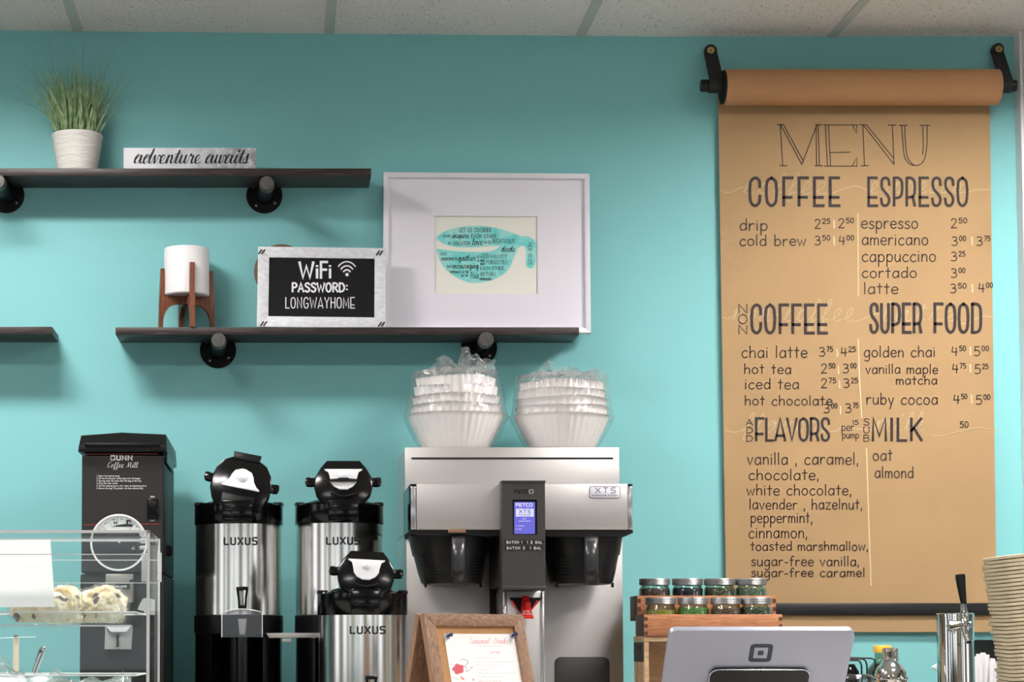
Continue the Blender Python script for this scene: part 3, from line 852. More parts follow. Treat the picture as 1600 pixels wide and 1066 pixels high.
# ================================================================== PLANTER ON LEGS
zt = SH['mid'][0]
dP = .072
k_ = F / (D - dP)
c = W(291.5, 505, dP)
t = thing('planter', 'white cylindrical planter in a walnut four-legged stand', 'planter', (c.x, c.y, zt))
rp = 35.6 / k_
z0, z1 = Z(463.5, dP), Z(389.5, dP)
MB().lathe([(0, z0), (rp - .003, z0), (rp, z0 + .003), (rp, z1 - .002), (rp - .0015, z1), (rp - .005, z1), (rp - .006, z1 - .03), (0, z1 - .03)], (c.x, c.y, 0), 56).build('pot', M['ceramic'], t)
hz = z0 - zt
st = thing_parent = None
for ang, top in ((-90 + 15, 418), (-90 + 105, 426), (-90 + 195, 424), (-90 + 285, 422)):
    zl = Z(422 if ang != -75 else 417, dP)
    prof = [(rp + .0006, z0 - .001), (rp + .0006, zl), (rp + .0098, zl), (rp + .0125, z0), (rp + .0150, zt + .0003), (rp + .0045, zt + .0003)]
    arc = [(rp + .0045, zt), (rp + .0025, zt + hz * .36), (rp - .008, zt + hz * .62), (rp - .024, zt + hz * .74), (.008, zt + hz * .77)]
    prof += crom(arc, 5)[1:] + [(.008, z0 - .001)]
    m = MB(Matrix.Translation((c.x, c.y, 0)) @ Matrix.Rotation(R(ang), 4, 'Z'))
    m.prism(prof, -.0058, .0058, .0008)
    m.build('leg', M['walnut'], t)
m = MB()
m.box(c.x - .0079, c.x + .0079, c.y - .0079, c.y + .0079, zt + hz * .77, z0 - .0004)
m.build('stand_hub', M['walnut'], t)

# ================================================================== ROUND PLAQUE + WIFI SIGN
dR = .045
cR = W(440, 424, dR)
rr = 43.5 * (D - dR) / F
m = MB()
zb = zt + .0004
cz = max(cR.z, zb + rr)
m.lathe([(0, -dR), (rr - .004, -dR), (rr, -dR + .003), (rr, -dR + .012), (0, -dR + .012)], (cR.x, 0, cz), 48, 'y')
o = tag(m.build('round_plaque', M['bark'], base=(cR.x, -dR + .006, cz - rr)), 'round brown disc peeking out from behind the chalkboard sign', 'plaque')
MB().lathe([(rr - .009, -dR - .0004), (rr - .010, -dR - .001), (0, -dR - .001), ], (cR.x, 0, cz), 48, 'y').build('pale_face', M['white_plastic'], o)

pb = W(503, 511, .118)
Mw = frame_at(Vector((pb.x, -.118, zt + .0006)), 0, -R(9), R(.75))
fw = local(Mw, on_plane(Mw, 0))
TL, TR_, BL, BR = fw(400.5, 385.5), fw(601.5, 387), fw(404, 510), fw(604.5, 510.5)
a0, a1, b1 = (TL.x + BL.x) / 2, (TR_.x + BR.x) / 2, (TL.z + TR_.z) / 2
t = thing('chalkboard_sign', 'galvanised framed chalkboard with white wireless password lettering', 'sign', (pb.x, -.118, zt))
wd = .0275
m = MB(Mw)
m.prism([(a0, .001), (a1, .001), (a1 - wd, .001 + wd), (a0 + wd, .001 + wd)], 0, .012, .0015)
m.prism([(a0, b1), (a1, b1), (a1 - wd, b1 - wd), (a0 + wd, b1 - wd)], 0, .012, .0015)
m.prism([(a0, .001), (a0, b1), (a0 + wd, b1 - wd), (a0 + wd, .001 + wd)], 0, .012, .0015)
m.prism([(a1, .001), (a1, b1), (a1 - wd, b1 - wd), (a1 - wd, .001 + wd)], 0, .012, .0015)
m.build('frame', M['galv'], t)
MB(Mw).box(a0 + .02, a1 - .02, .004, .011, .02, b1 - .02).build('board', M['chalkboard'], t, smooth=False)
mp = on_plane(Mw, .0035)
m = MB()
write(m, 'W', 468, 489.5, 434, 24, 4.3, mp, DECO, jit=0)
write(m, 'i', 494, 497.2, 434, 22, 4.0, mp)
write(m, 'F', 500.5, 511.5, 434.5, 25, 3.8, mp, PRINT)
write(m, 'i', 514.5, 517.2, 434, 22, 3.8, mp)
write(m, 'PASSWORD', 456.5, 538, 456, 13.5, 2.8, mp, PRINT, 1.4)
write(m, ':', 540.5, 543.5, 454.5, 13, 2.8, mp)
write(m, 'LONGWAYHOME', 446, 554, 481.5, 16.5, 1.5, mp, DECO, 1.8)
for r_, w_ in ((21, 1.9), (14.5, 2.0), (8.2, 2.2)):
    m.ribbon([(542 + r_ * .82 * math.sin(a), 430 - r_ * math.cos(a)) for a in [R(-50 + 100 * i / 14) for i in range(15)]], w_, mp)
m.disc(542.3, 429.2, 2.6, mp)
m.build('lettering', M['chalk_white'], t, smooth=False)
mp2 = on_plane(Mw, -.0006)
for px, py in ((409, 393.5), (593, 395.5), (412, 506), (596, 507)):
    m = MB()
    for dx in (-2.6, 2.2):
        m.ribbon([(px + dx - 2, py + 3), (px + dx + 2.4, py - 3)], 2.5, mp2)
    m.build('corner_stitch', M['black_ink'], t, smooth=False)

# ================================================================== WHITE PICTURE FRAME
dB = .046
pb = W(762, 521, dB)
Mf = frame_at(Vector((pb.x, -dB, zt + .0006)), 0, -R(3.2), R(.45))
ff = local(Mf, on_plane(Mf, 0))
q = [ff(597, 269.5), ff(919.5, 270.5), ff(925, 521), ff(601, 521)]
a0, a1, b1 = (q[0].x + q[3].x) / 2, (q[1].x + q[2].x) / 2, (q[0].z + q[1].z) / 2
t = thing('picture_frame', 'large white picture frame with a teal mug print leaning on the wall', 'picture', (pb.x, -dB, zt))
wd = .0125
m = MB(Mf)
z0 = .001
m.prism([(a0, z0), (a1, z0), (a1 - wd, z0 + wd), (a0 + wd, z0 + wd)], 0, .02, .0012)
m.prism([(a0, b1), (a1, b1), (a1 - wd, b1 - wd), (a0 + wd, b1 - wd)], 0, .02, .0012)
m.prism([(a0, z0), (a0, b1), (a0 + wd, b1 - wd), (a0 + wd, z0 + wd)], 0, .02, .0012)
m.prism([(a1, z0), (a1, b1), (a1 - wd, b1 - wd), (a1 - wd, z0 + wd)], 0, .02, .0012)
m.build('frame', M['frame_white'], t)
p0, p1 = ff(679.5, 336), ff(841, 458.5)
x0, x1, z0_, z1_ = p0.x, p1.x, p1.z, p0.z
m = MB(Mf)
i0, i1, j0, j1 = a0 + .008, a1 - .008, .008, b1 - .008
for b in ((i0, x0, j0, j1), (x1, i1, j0, j1), (x0, x1, j0, z0_), (x0, x1, z1_, j1)):
    m.box(b[0], b[1], .008, .0095, b[2], b[3])
m.build('mat_board', M['mat_board'], t, smooth=False)
art = MB(Mf).box(x0 - .004, x1 + .004, .0112, .0122, z0_ - .004, z1_ + .004).build('print', M['cream'], t, smooth=False)
mpa = on_plane(Mf, .0108)
A = lambda P: [(670 + x / 8.2, 330 + y / 8.2) for x, y in P]
m = MB()
upper = crom([(95, 340), (200, 262), (400, 205), (640, 188), (860, 215), (1060, 275), (1180, 318), (1290, 330), (1360, 390), (1378, 460), (1368, 640), (1335, 720), (1285, 730), (1245, 690), (1243, 520), (1225, 452), (1180, 448), (1140, 480)], 5)
bowl = crom([(1140, 480), (1090, 600), (1010, 760), (860, 865), (690, 912), (530, 918), (400, 870), (240, 770), (150, 650), (100, 500), (120, 482)], 5)[1:] + crom([(120, 482), (330, 512), (560, 525), (760, 522), (860, 490), (915, 445)], 5)[1:]
lip = crom([(915, 445), (800, 448), (600, 462), (400, 462), (250, 440), (150, 395), (95, 340)], 5)[1:-1]
m.flat(A(upper + bowl + lip), mpa)
m.build('mug_shape', M['watercolour'], art, smooth=False)
mpt = on_plane(Mf, .0104)
def aw(s, x0, x1, y, h, w=.62, font=PRINT, sl=0, dy=0):
    b_ = MB()
    write(b_, s, 670 + x0 / 8.2, 670 + x1 / 8.2, 330 + y / 8.2, h / 8.2, w, mpt, font, 1.2 if font is PRINT else 0, sl, 3, yb1=330 + (y + dy) / 8.2)
    b_.build('verse_lettering', M['menu_ink'], art, smooth=False)
aw('LET US CONSIDER', 395, 800, 268, 52); aw('AND', 180, 275, 335, 32); aw('inspire', 300, 515, 345, 70, .75, SCRIPT, .1); aw('EACH OTHER,', 545, 875, 340, 48, dy=10)
aw('to', 245, 280, 425, 40); aw('GREATER', 310, 530, 435, 44); aw('love', 555, 690, 435, 85, .75, SCRIPT, .1); aw('AND', 705, 800, 415, 34); aw('RIGHTEOUS', 820, 1105, 412, 52)
aw('deeds', 930, 1100, 520, 80, .75, SCRIPT, .1); aw('NOT', 150, 230, 568, 36); aw('NEGLECTING', 160, 315, 630, 34); aw('TO', 330, 362, 630, 34); aw('gather', 375, 600, 635, 72, .75, SCRIPT, .1)
aw('AS A', 612, 680, 600, 34); aw('COMMUNITY', 690, 1000, 600, 50, dy=8); aw('AS SOME', 622, 715, 648, 26); aw('HAVE', 660, 715, 690, 26); aw('FORGOTTEN,', 735, 1020, 680, 50)
aw('but', 235, 290, 722, 34); aw('encouraging', 300, 640, 735, 74, .72, SCRIPT, .1); aw('EACH OTHER,', 660, 970, 752, 42); aw('ESPECIALLY AS THE', 275, 510, 795, 28); aw('DAY OF', 415, 500, 840, 28)
aw('His', 528, 640, 860, 80, .75, SCRIPT, .1); aw('RETURN', 665, 855, 830, 46); aw('APPROACHES', 650, 805, 885, 28)
m = MB()
write(m, 'HEB 10:25', 670 + 1275 / 8.2, 670 + 1275 / 8.2 + 34, 330 + 405 / 8.2, 5.4, .6, mpt, PRINT, 1.2, axis=((0, 1), (1, 0)))
m.build('verse_lettering', M['menu_ink'], art, smooth=False)

# ================================================================== MENU SCROLL
dM, DR = .014, .056
mp = on_wall_plane(dM + .0008)
t = thing('menu_scroll', 'brown paper menu scroll with handwritten drink prices hanging on the wall', 'menu', (X(1340, dM), -dM, Z(988, dM)))
rw = MB()
rc = W(1344, 136.5, DR)
rk = (D - DR) / F
rr = 28.2 * rk
xl, xr = X(1131, DR, 137), X(1558.5, DR, 137)
ro = MB().lathe([(.016, xl + .002), (rr - .001, xl), (rr, xl + .001), (rr, xr - .001), (rr - .001, xr), (.016, xr - .002)], (0, -DR, rc.z), 64, 'x').build('paper_roll', M['kraft_roll'], t)
MB().lathe([(.0155, xl - .001), (rr - .003, xl - .001), (rr - .003, xl - .004), (.0155, xl - .004)], (0, -DR, rc.z), 48, 'x').build('spool_end', M['black_matte'], t)
zr = Z(128.5, DR)
MB().lathe([(0, X(1095, DR, 128)), (.0145, X(1095, DR, 128)), (.0152, X(1097, DR, 128)), (.0152, X(1110, DR, 128)), (.0132, X(1112, DR, 128)), (.0132, X(1576, DR, 128)), (.0152, X(1578, DR, 128)), (.0145, X(1587, DR, 128)), (0, X(1587, DR, 128))], (0, -DR, rc.z + .004), 32, 'x').build('rod', M['black_satin'], t)
# hanging sheet
nu, nv = 30, 60
vs, fs = [], []
pl0, pl1 = W(1122, 160, dM), W(1135.5, 988, dM)
pr0, pr1 = W(1546.5, 160, dM), W(1558, 988, dM)
zt0 = rc.z
for j in range(nv + 1):
    g = j / nv
    L_, R_ = pl0.lerp(pl1, g), pr0.lerp(pr1, g)
    for i in range(nu + 1):
        f = i / nu
        p = L_.lerp(R_, f)
        p.y = -dM + .0026 * math.sin(f * 7 + g * 5) * math.sin(g * 9 + f * 2) * min(1, g * 3) * .0
        vs.append(p)
for j in range(nv):
    for i in range(nu):
        a = j * (nu + 1) + i
        fs.append((a, a + 1, a + nu + 2, a + nu + 1))
# back of the sheet, a paper's thickness behind, and the run-up onto the back of the roll
n = len(vs)
vs += [v + Vector((0, .0006, 0)) for v in vs[:n]]
fs += [tuple(i + n for i in f[::-1]) for f in fs]
paper = MB().add(vs, fs)
x_l, x_r = pl0.x, pr0.x
ups = [(x_l, -dM, pl0.z)]
prof = [(-dM, pl0.z), (-dM - .002, pl0.z + .02), (-DR + rr * .98, rc.z - .006), (-DR + rr, rc.z)]
pv = [(x, y, z) for y, z in prof for x in (x_l, x_r)]
paper.add(pv, [(2 * i, 2 * i + 1, 2 * i + 3, 2 * i + 2) for i in range(len(prof) - 1)])
sheet = paper.build('paper_sheet', M['kraft'], t)
for nm, px, pxb in (('strap', 1110.5, 1117), ('strap', 1560.5, 1566)):
    zs = Z(79 if px < 1300 else 77, .004)
    cx, cxb = X(px, .004, 79), X(pxb, DR, 128)
    m = MB()
    wS = .0150
    w0, w1 = (-.0045, zs - .006), (-DR - .0165, rc.z + .012)
    pp = [(-.0045, zs + wS * f) for f in (1.0, .92, .8, .6, .3, 0)] + [(w0[0] + (w1[0] - w0[0]) * f, w0[1] + (w1[1] - w0[1]) * f) for f in (0, .2, .4, .6, .8, 1)]
    pp += [(-DR - .0185, rc.z + .004), (-DR - .0165, rc.z - .006), (-DR - .009, rc.z - .0125), (-DR, rc.z - .0142)]
    N = len(pp)
    vs, fs = [], []
    for i, (y, z) in enumerate(pp):
        f = i / (N - 1)
        xx = cx + (cxb - cx) * f
        w_ = wS * (1 + .22 * f) * (math.sqrt(max(0.02, 1 - ((z - zs) / wS) ** 2)) if z > zs else 1)
        for yy in (0, .0025):
            vs += [(xx - w_, y - .0016 + yy, z), (xx + w_, y - .0016 + yy, z)]
    for i in range(N - 1):
        a, b = 4 * i, 4 * i + 4
        fs += [(a, a + 1, b + 1, b), (a + 3, a + 2, b + 2, b + 3), (a, b, b + 2, a + 2), (a + 1, a + 3, b + 3, b + 1)]
    fs += [(0, 2, 3, 1)]
    m.add(vs, fs)
    s_ = m.build('strap', M['leather'], t)
    MB().lathe([(0, -.0098), (.004, -.0096), (.0085, -.0075), (.0085, -.0062), (0, -.0062)], (cx, 0, zs), 20, 'y').build('screw', M['brass'], s_)
    mm = MB()
    q = local(Matrix.Identity(4), on_wall_plane(.0071))
    mm.ribbon([(px - 2.4, (79 if px < 1300 else 77) - 2), (px + 2.4, (79 if px < 1300 else 77) + 2)], .9, on_wall_plane(.0101))
    mm.ribbon([(px - 1.8, (79 if px < 1300 else 77) + 2.4), (px + 1.8, (79 if px < 1300 else 77) - 2.4)], .9, on_wall_plane(.0101))
    mm.build('screw_slot', M['recess_shade'], s_, smooth=False)
zb0, zb1 = Z(961.5, .022), Z(942.5, .022)
MB().box(X(1128, .022, 950), X(1566, .022, 950), -.022, -dM - .0012, zb0, zb1, .003).build('bottom_bar', M['bar_black'], t)

# -- lettering
pen = MB()
def q2(P): return [(1080 + x / 3.077, 50 + y / 3.077) for x, y in P]
for P in ([(428, 445), (440, 642)], [(425, 643), (462, 643)], [(413, 445), (445, 445)], [(430, 447), (532, 637)], [(443, 445), (540, 622)], [(532, 637), (603, 450)], [(600, 447), (603, 642)], [(610, 447), (617, 642)], [(595, 643), (632, 643)], [(600, 446), (629, 446)],
          [(645, 447), (655, 643)], [(660, 447), (670, 643)], [(637, 447), (797, 447)], [(797, 447), (795, 487), (777, 450)], [(668, 580), (765, 578)], [(641, 645), (797, 645)], [(797, 645), (797, 603), (775, 643)],
          [(825, 447), (833, 642)], [(817, 643), (851, 643)], [(808, 446), (842, 446)], [(830, 450), (975, 637)], [(843, 447), (973, 607)], [(967, 450), (975, 637)], [(946, 448), (985, 448)],
          crom([(1012, 450), (1020, 560), (1028, 606), (1050, 634), (1078, 642), (1105, 634), (1124, 604), (1133, 540), (1134, 450)], 6), crom([(1026, 450), (1032, 555), (1042, 606), (1062, 634), (1078, 642)], 6), [(1113, 450), (1116, 540), (1113, 590)], [(1000, 449), (1040, 449)], [(1099, 449), (1147, 449)]):
    pen.ribbon(q2(P), 1.45, mp)
pen.build('title_lettering', M['menu_pen'], sheet, smooth=False)

mpc = on_wall_plane(dM + .0006)
def ink(name, m_, fn):
    b_ = MB()
    fn(b_)
    return b_.build(name, m_, sheet, smooth=False)
for P in ([(1126, 297), (1133, 300.5), (1143, 300), (1153, 295), (1162, 292)], [(1288, 304), (1300, 302), (1318, 295), (1338, 291), (1350, 295), (1358, 299)], [(1500, 301), (1515, 299), (1532, 296), (1551, 297.5)],
          [(1129, 495), (1136, 498), (1143, 495)], [(1330, 503), (1345, 500), (1362, 492), (1376, 490)], [(1490, 500), (1500, 505), (1512, 505), (1525, 498), (1540, 494), (1555, 497)],
          [(1133, 672), (1142, 675), (1152, 675), (1164, 670)], [(1298, 674), (1308, 673), (1318, 668), (1348, 671), (1368, 672)], [(1442, 676), (1455, 681), (1475, 681), (1500, 674), (1530, 669), (1560, 673)]):
    ink('chalk_flourish', M['chalk'], lambda b_: b_.ribbon(crom(P, 5), 1.3, mpc))
for a in (('coffee', 1160, 1290, 303, 32), ('espresso', 1358, 1502, 302, 30), ('non-coffee', 1143, 1332, 502, 34), ('latte', 1376, 1492, 502, 30), ('flavors', 1160, 1298, 676, 30), ('milk', 1366, 1443, 674, 30)):
    ink('chalk_lettering', M['chalk'], lambda b_: write(b_, *a, 1.15, mpc, SCRIPT, 1.5, .25, 6))
for P, w_ in (([(1340.5, 334), (1341, 463)], 1.4), ([(1341, 530), (1343, 590), (1346.5, 652)], 1.8), ([(1354, 701), (1357, 800), (1361, 915)], 1.8)):
    ink('chalk_rule', M['chalk_bright'], lambda b_: b_.ribbon(P, w_, mpc))
for x, y in ((1303, 350), (1303, 376), (1518.5, 376), (1519, 450), (1308, 551), (1310, 578), (1311.5, 600), (1313, 640), (1516, 548), (1516, 575), (1518, 623)):
    ink('chalk_rule', M['chalk_bright'], lambda b_: b_.ribbon([(x, y - 5.5), (x + .5, y + 6.5)], 2.0, mpc))
for a in (('COFFEE', 1170.5, 1311.5, 321.5, 43.5, 4.6, mp, DECO, 2.6), ('ESPRESSO', 1356, 1512, 321.5, 43.5, 4.2, mp, DECO, 1.7), ('COFFEE', 1173.5, 1292, 520.5, 44, 4.6, mp, DECO, 2.0), ('SUPER', 1359.5, 1440, 519.5, 44.5, 4.7, mp, DECO, 1.6),
          ('FOOD', 1459.5, 1533, 519.5, 44.5, 4.7, mp, DECO, 1.6), ('FLAVORS', 1180.5, 1296, 688.5, 34.5, 4.0, mp, DECO, 1.2), ('MILK', 1362.5, 1440, 688.5, 34.5, 4.2, mp, DECO, 1.8)):
    ink('heading_lettering', M['menu_ink'], lambda b_: write(b_, *a))

def item(s, x0, x1, y, h=19, w=1.8): ink('item_lettering', M['menu_pen'], lambda b_: write(b_, s, x0, x1, y, h, w, mp, PRINT, 1.7, jit=.35))
def price(a, b, x, y, x2):
    b_ = MB()
    write(b_, a, x, x + (9 if a != '1' else 4), y, 14, 1.65, mp)
    write(b_, b, x + 12, x2, y - 7.5, 7.6, 1.5, mp, PRINT, 1.6)
    b_.build('price_lettering', M['menu_pen'], sheet, smooth=False)
for a in (('drip', 1156, 1199, 360, 18), ('cold brew', 1156, 1259, 384, 17), ('espresso', 1346, 1434, 357, 19), ('americano', 1347, 1450, 383, 19), ('cappuccino', 1347, 1462, 409, 19), ('cortado', 1347, 1432, 434, 17), ('latte', 1350, 1403, 459, 17.5),
          ('chai latte', 1159, 1261, 559, 18.5), ('hot tea', 1163, 1236, 584, 15.5), ('iced tea', 1164, 1248, 608, 16.5), ('hot chocolate', 1164, 1300, 633.5, 15.5), ('golden chai', 1350, 1461, 558, 17), ('vanilla maple', 1353, 1465, 584, 15), ('matcha', 1400, 1464, 601, 14), ('ruby cocoa', 1354, 1465, 632, 17.5),
          ('vanilla , caramel,', 1168, 1341, 726, 18.5), ('chocolate,', 1170, 1279, 750, 17), ('white chocolate,', 1167, 1330, 774, 17), ('lavender , hazelnut,', 1171, 1347, 796, 16.5), ('peppermint,', 1173, 1269, 817, 17), ('cinnamon,', 1170, 1261, 841, 18), ('toasted marshmallow,', 1173, 1356, 860.5, 14.5), ('sugar-free vanilla,', 1174, 1342, 884.5, 15.5), ('sugar-free caramel', 1174, 1351, 901.5, 14),
          ('oat', 1364, 1394, 720, 18), ('almond', 1367, 1427, 747, 17.5)):
    item(*a)
for a in (('2', '25', 1273, 357, 1297), ('2', '50', 1310, 356, 1334), ('3', '50', 1273, 383, 1297), ('4', '00', 1311, 383, 1334), ('2', '50', 1486, 356, 1511), ('3', '00', 1487, 384, 1509), ('3', '75', 1526, 384, 1547), ('3', '25', 1486, 408, 1508), ('3', '00', 1486, 434, 1508), ('3', '50', 1485, 458, 1510), ('4', '00', 1529, 457, 1551),
          ('3', '75', 1280, 557, 1301), ('4', '25', 1314, 557, 1337), ('2', '50', 1283, 583, 1305), ('3', '00', 1317, 583, 1338), ('2', '75', 1283, 606, 1306), ('3', '25', 1318, 606, 1340), ('3', '00', 1287, 645.5, 1308), ('3', '75', 1321, 645, 1341),
          ('4', '50', 1487, 556, 1509), ('5', '00', 1522, 556, 1545), ('4', '75', 1488, 583, 1509), ('5', '25', 1523, 584, 1544), ('4', '50', 1490, 631, 1511), ('5', '00', 1525, 632, 1547)):
    price(*a)
for grp in ((('50', 1500, 1513, 668, 9, 1.5, mp, PRINT, 2),), (('per', 1315, 1334, 673, 12, 1.3, mp), ('pump', 1316, 1342, 685, 11, 1.3, mp), ('15', 1332, 1341, 663.5, 6.5, 1.3, mp)),
            tuple((c_, 1153.5, 1168, y, h, 1.5, mp) for c_, y, h in (('N', 489, 13.5), ('O', 506, 14.5), ('N', 522, 13.5))),
            tuple((c_, 1166, 1176, y, 9.5, 1.3, mp) for c_, y in (('A', 664.5), ('D', 677), ('D', 690))), tuple((c_, 1349, 1358.5, y, 10, 1.3, mp) for c_, y in (('S', 664.5), ('U', 677), ('B', 690)))):
    b_ = MB()
    for a in grp: write(b_, *a)
    b_.build('note_lettering', M['menu_pen'], sheet, smooth=False)

# ================================================================== COFFEE GRINDER
ZB = .9003                                   # top of the back counter
dg = .47
gx0, gx1 = X(127.5, dg, 800), X(256.5, dg, 800)
gzt = Z(712, dg)
t = thing('coffee_grinder', 'tall black coffee grinder standing behind the clear pastry case', 'coffee grinder', ((gx0 + gx1) / 2, -.27, ZB))
zlow = Z(897, dg)
m = MB()
m.box(gx0, gx1, -dg, -.08, zlow + .002, gzt, .003)
m.build('body', M['mill_body'], t)
m = MB()
m.box(gx0 - .0035, gx1 + .0005, -dg + .012, -.08, ZB + .02, zlow, .004)
m.box(gx0 - .002, gx1, -dg - .10, -.08, ZB, ZB + .02, .004)
m.build('lower_body', M['mill_body'], t)
MB().box(X(128.5, dg, 800), X(254, dg, 800), -dg - .0012, -dg - .0001, Z(893, dg), gzt - .001).build('front_panel', M['mill_face'], t, smooth=False)
# hopper lid
dl = dg + .012
lz = lambda y: Z(y, dl)
lx = lambda x: X(x, dl, 700)
m = MB()
m.prism([(lx(122), lz(706)), (lx(122.5), lz(700)), (lx(126.5), lz(680.5)), (lx(190), lz(676)), (lx(259), lz(679)), (lx(260.5), lz(699)), (lx(260.5), lz(706))], -dl, -.07, .002)
m.box(lx(132), lx(250), -dl - .006, -dl, lz(698), lz(692.5), .002)
hl = m.build('hopper_lid', M['black_satin'], t)
m = MB()
m.box(lx(124), lx(153), -dl - .003, -dl + .01, lz(705), lz(695.5), .003)
m.build('lid_lug', M['black_matte'], hl)
m = MB()
m.box(lx(236), lx(260), -dl - .003, -dl + .01, lz(705), lz(695.5), .003)
m.build('lid_lug', M['black_matte'], hl)
m = MB()
m.prism([(lx(254), lz(706)), (lx(260.8), lz(706)), (lx(260.4), lz(722)), (lx(258.5), lz(722))], -dl + .02, -.2, .0)
m.build('lid_catch', M['black_satin'], hl)
mp = on_wall_plane(dg + .0016)
m = MB()
m.ribbon([(133, 709.8), (247, 709.3)], 1.2, mp)
m.ribbon([(131, 820.3), (250, 819)], 1.2, mp)
m.build('red_stripe', M['red_line'], t, smooth=False)
def gtext(name, *args, **kw):
    b_ = MB()
    write(b_, *args, **kw)
    b_.build(name, M['white_ink'], t, smooth=False)
gtext('brand_lettering', 'BUNN', 173, 206.5, 719, 6.8, 1.9, mp, SQ, 2.2)
for s_, a_, b__ in (('Coffee', 167.5, 193), ('Mill', 197.5, 215)):
    gtext('script_lettering', s_, a_, b__, 730.8, 8.6, 1.0, mp, SCRIPT, .4, .2, 5, True, nib=.4)
for k, (s_, x1) in enumerate((('1. Select the desired grind.', 187), ('2. Lift the lid and pour coffee beans into the hopper.', 220), ('3. Slip bag under the chute. Rest the bag on the tray.', 221), ('4. Press the start switch.', 184), ('5. Pull the cleaning lever a few times as dispensing slows.', 229), ('6. Remove the bag. The grinder will stop automatically.', 224))):
    gtext('instruction_lettering', s_, 151, x1, 745 + 3.85 * k, 2.4, .4, mp, PRINT, 1.8, seg=2)
gtext('switch_lettering', 'STOP', 235, 241.5, 777.5, 2.0, .6, mp, PRINT, 1.5, seg=2)
gtext('switch_lettering', 'START', 234.5, 242, 814.5, 2.0, .6, mp, PRINT, 1.5, seg=2)
q0, q1 = W(230, 812, dg), W(247.5, 780, dg)
sw = MB().box(q0.x, q1.x, -dg - .006, -dg - .0013, q0.z, q1.z, .0015).build('rocker_switch', M['black_gloss'], t)
zm = (q0.z + q1.z) / 2
m = MB()
m.add([(q0.x + .004, -dg - .0062, q0.z + .004), (q1.x - .004, -dg - .0062, q0.z + .004), (q1.x - .004, -dg - .0075, zm), (q0.x + .004, -dg - .0075, zm), (q1.x - .004, -dg - .0125, q1.z - .006), (q0.x + .004, -dg - .0125, q1.z - .006), (q0.x + .004, -dg - .0061, q1.z - .0045), (q1.x - .004, -dg - .0061, q1.z - .0045)],
      [(0, 1, 2, 3), (3, 2, 4, 5), (5, 4, 7, 6), (0, 3, 5, 6), (1, 7, 4, 2), (0, 6, 7, 1)])
m.build('rocker', M['black_gloss'], sw)
# grind dial
c = W(186.5, 848.5, dg)
rd = 44.5 * (D - dg) / F
MB().lathe([(0, -.0185), (rd - .004, -.0185), (rd - .004, -.0165), (0, -.0165)], (c.x, -dg, c.z), 64, 'y').build('dial_disc', M['acrylic'], t)
m = MB()
m.lathe([(rd - .0042, -.0190), (rd, -.0190), (rd, -.0160), (rd - .0042, -.0160), (rd - .0042, -.0190)], (c.x, -dg, c.z), 64, 'y')
m.build('dial_rim', M['acrylic_edge'], t)
r1, r2 = 43.0, 19.0
seg_ = [(186.5 + r1 * math.sin(a), 848.5 - r1 * math.cos(a)) for a in [R(-68 + 136 * i / 30) for i in range(31)]]
seg_ += [(186.5 + 44 * math.sin(a) * .9, 848.5 - 16.0) for a in [R(64), R(-64)]]
m = MB()
mpd = on_wall_plane(dg + .0150)
m.flat(seg_, mpd)
dl_ = m.build('dial_scale', M['white_paper'], t, smooth=False)
m = MB()
mpd = on_wall_plane(dg + .0154)
for a in (-46, -25, -4, 17, 38):
    m.ribbon([(186.5 + r_ * math.sin(R(a)), 848.5 - r_ * math.cos(R(a))) for r_ in (25, 41)], .4, mpd)
m.flat([(178, 820), (179.5, 820), (179.5, 814.5), (178, 814.5)], mpd); m.flat([(181.5, 820), (183, 820), (183, 814.5), (181.5, 814.5)], mpd); m.flat([(178, 818), (183, 818), (183, 816.6), (178, 816.6)], mpd)
m.flat([(197.5, 819.5), (200.5, 819.5), (200.5, 812.5), (197.5, 812.5)], mpd); m.flat([(200.5, 815), (204, 815), (204, 812.5), (200.5, 812.5)], mpd); m.flat([(202.5, 818), (204, 818), (204, 815), (202.5, 815)], mpd)
m.flat([(174, 823.5)] + [(174 + 33 * i / 8, 823.3 - 3.4 * math.sin(math.pi * min(1, i / 8 * .75)) - (1.5 * i / 8)) for i in range(1, 9)] + [(207, 823.5)], mpd)
for a, n_ in ((-58, 4), (-35, 5), (-14, 4), (6, 3), (27, 5), (47, 3)):
    m.ribbon([(186.5 + 37.5 * math.sin(R(a + j)), 848.5 - 37.5 * math.cos(R(a + j))) for j in range(-n_, n_ + 1, 2)], .9, mpd)
m.build('dial_print', M['black_ink'], dl_, smooth=False)
for px, py, r_ in ((209.5, 857.5, 4.2),):
    q = W(px, py, dg + .02)
    k = r_ * (D - dg) / F
    MB().lathe([(0, -.027), (k * .8, -.0265), (k, -.024), (k, -.019), (0, -.0188)], (q.x, -dg, q.z), 16, 'y').build('dial_screw', M['chrome'], t)
q = W(186.5, 846, dg + .02)
MB().box(q.x - .0022, q.x + .0022, -dg - .024, -dg - .019, q.z - .004, q.z + .006, .001).build('dial_pointer', M['white_plastic'], t)
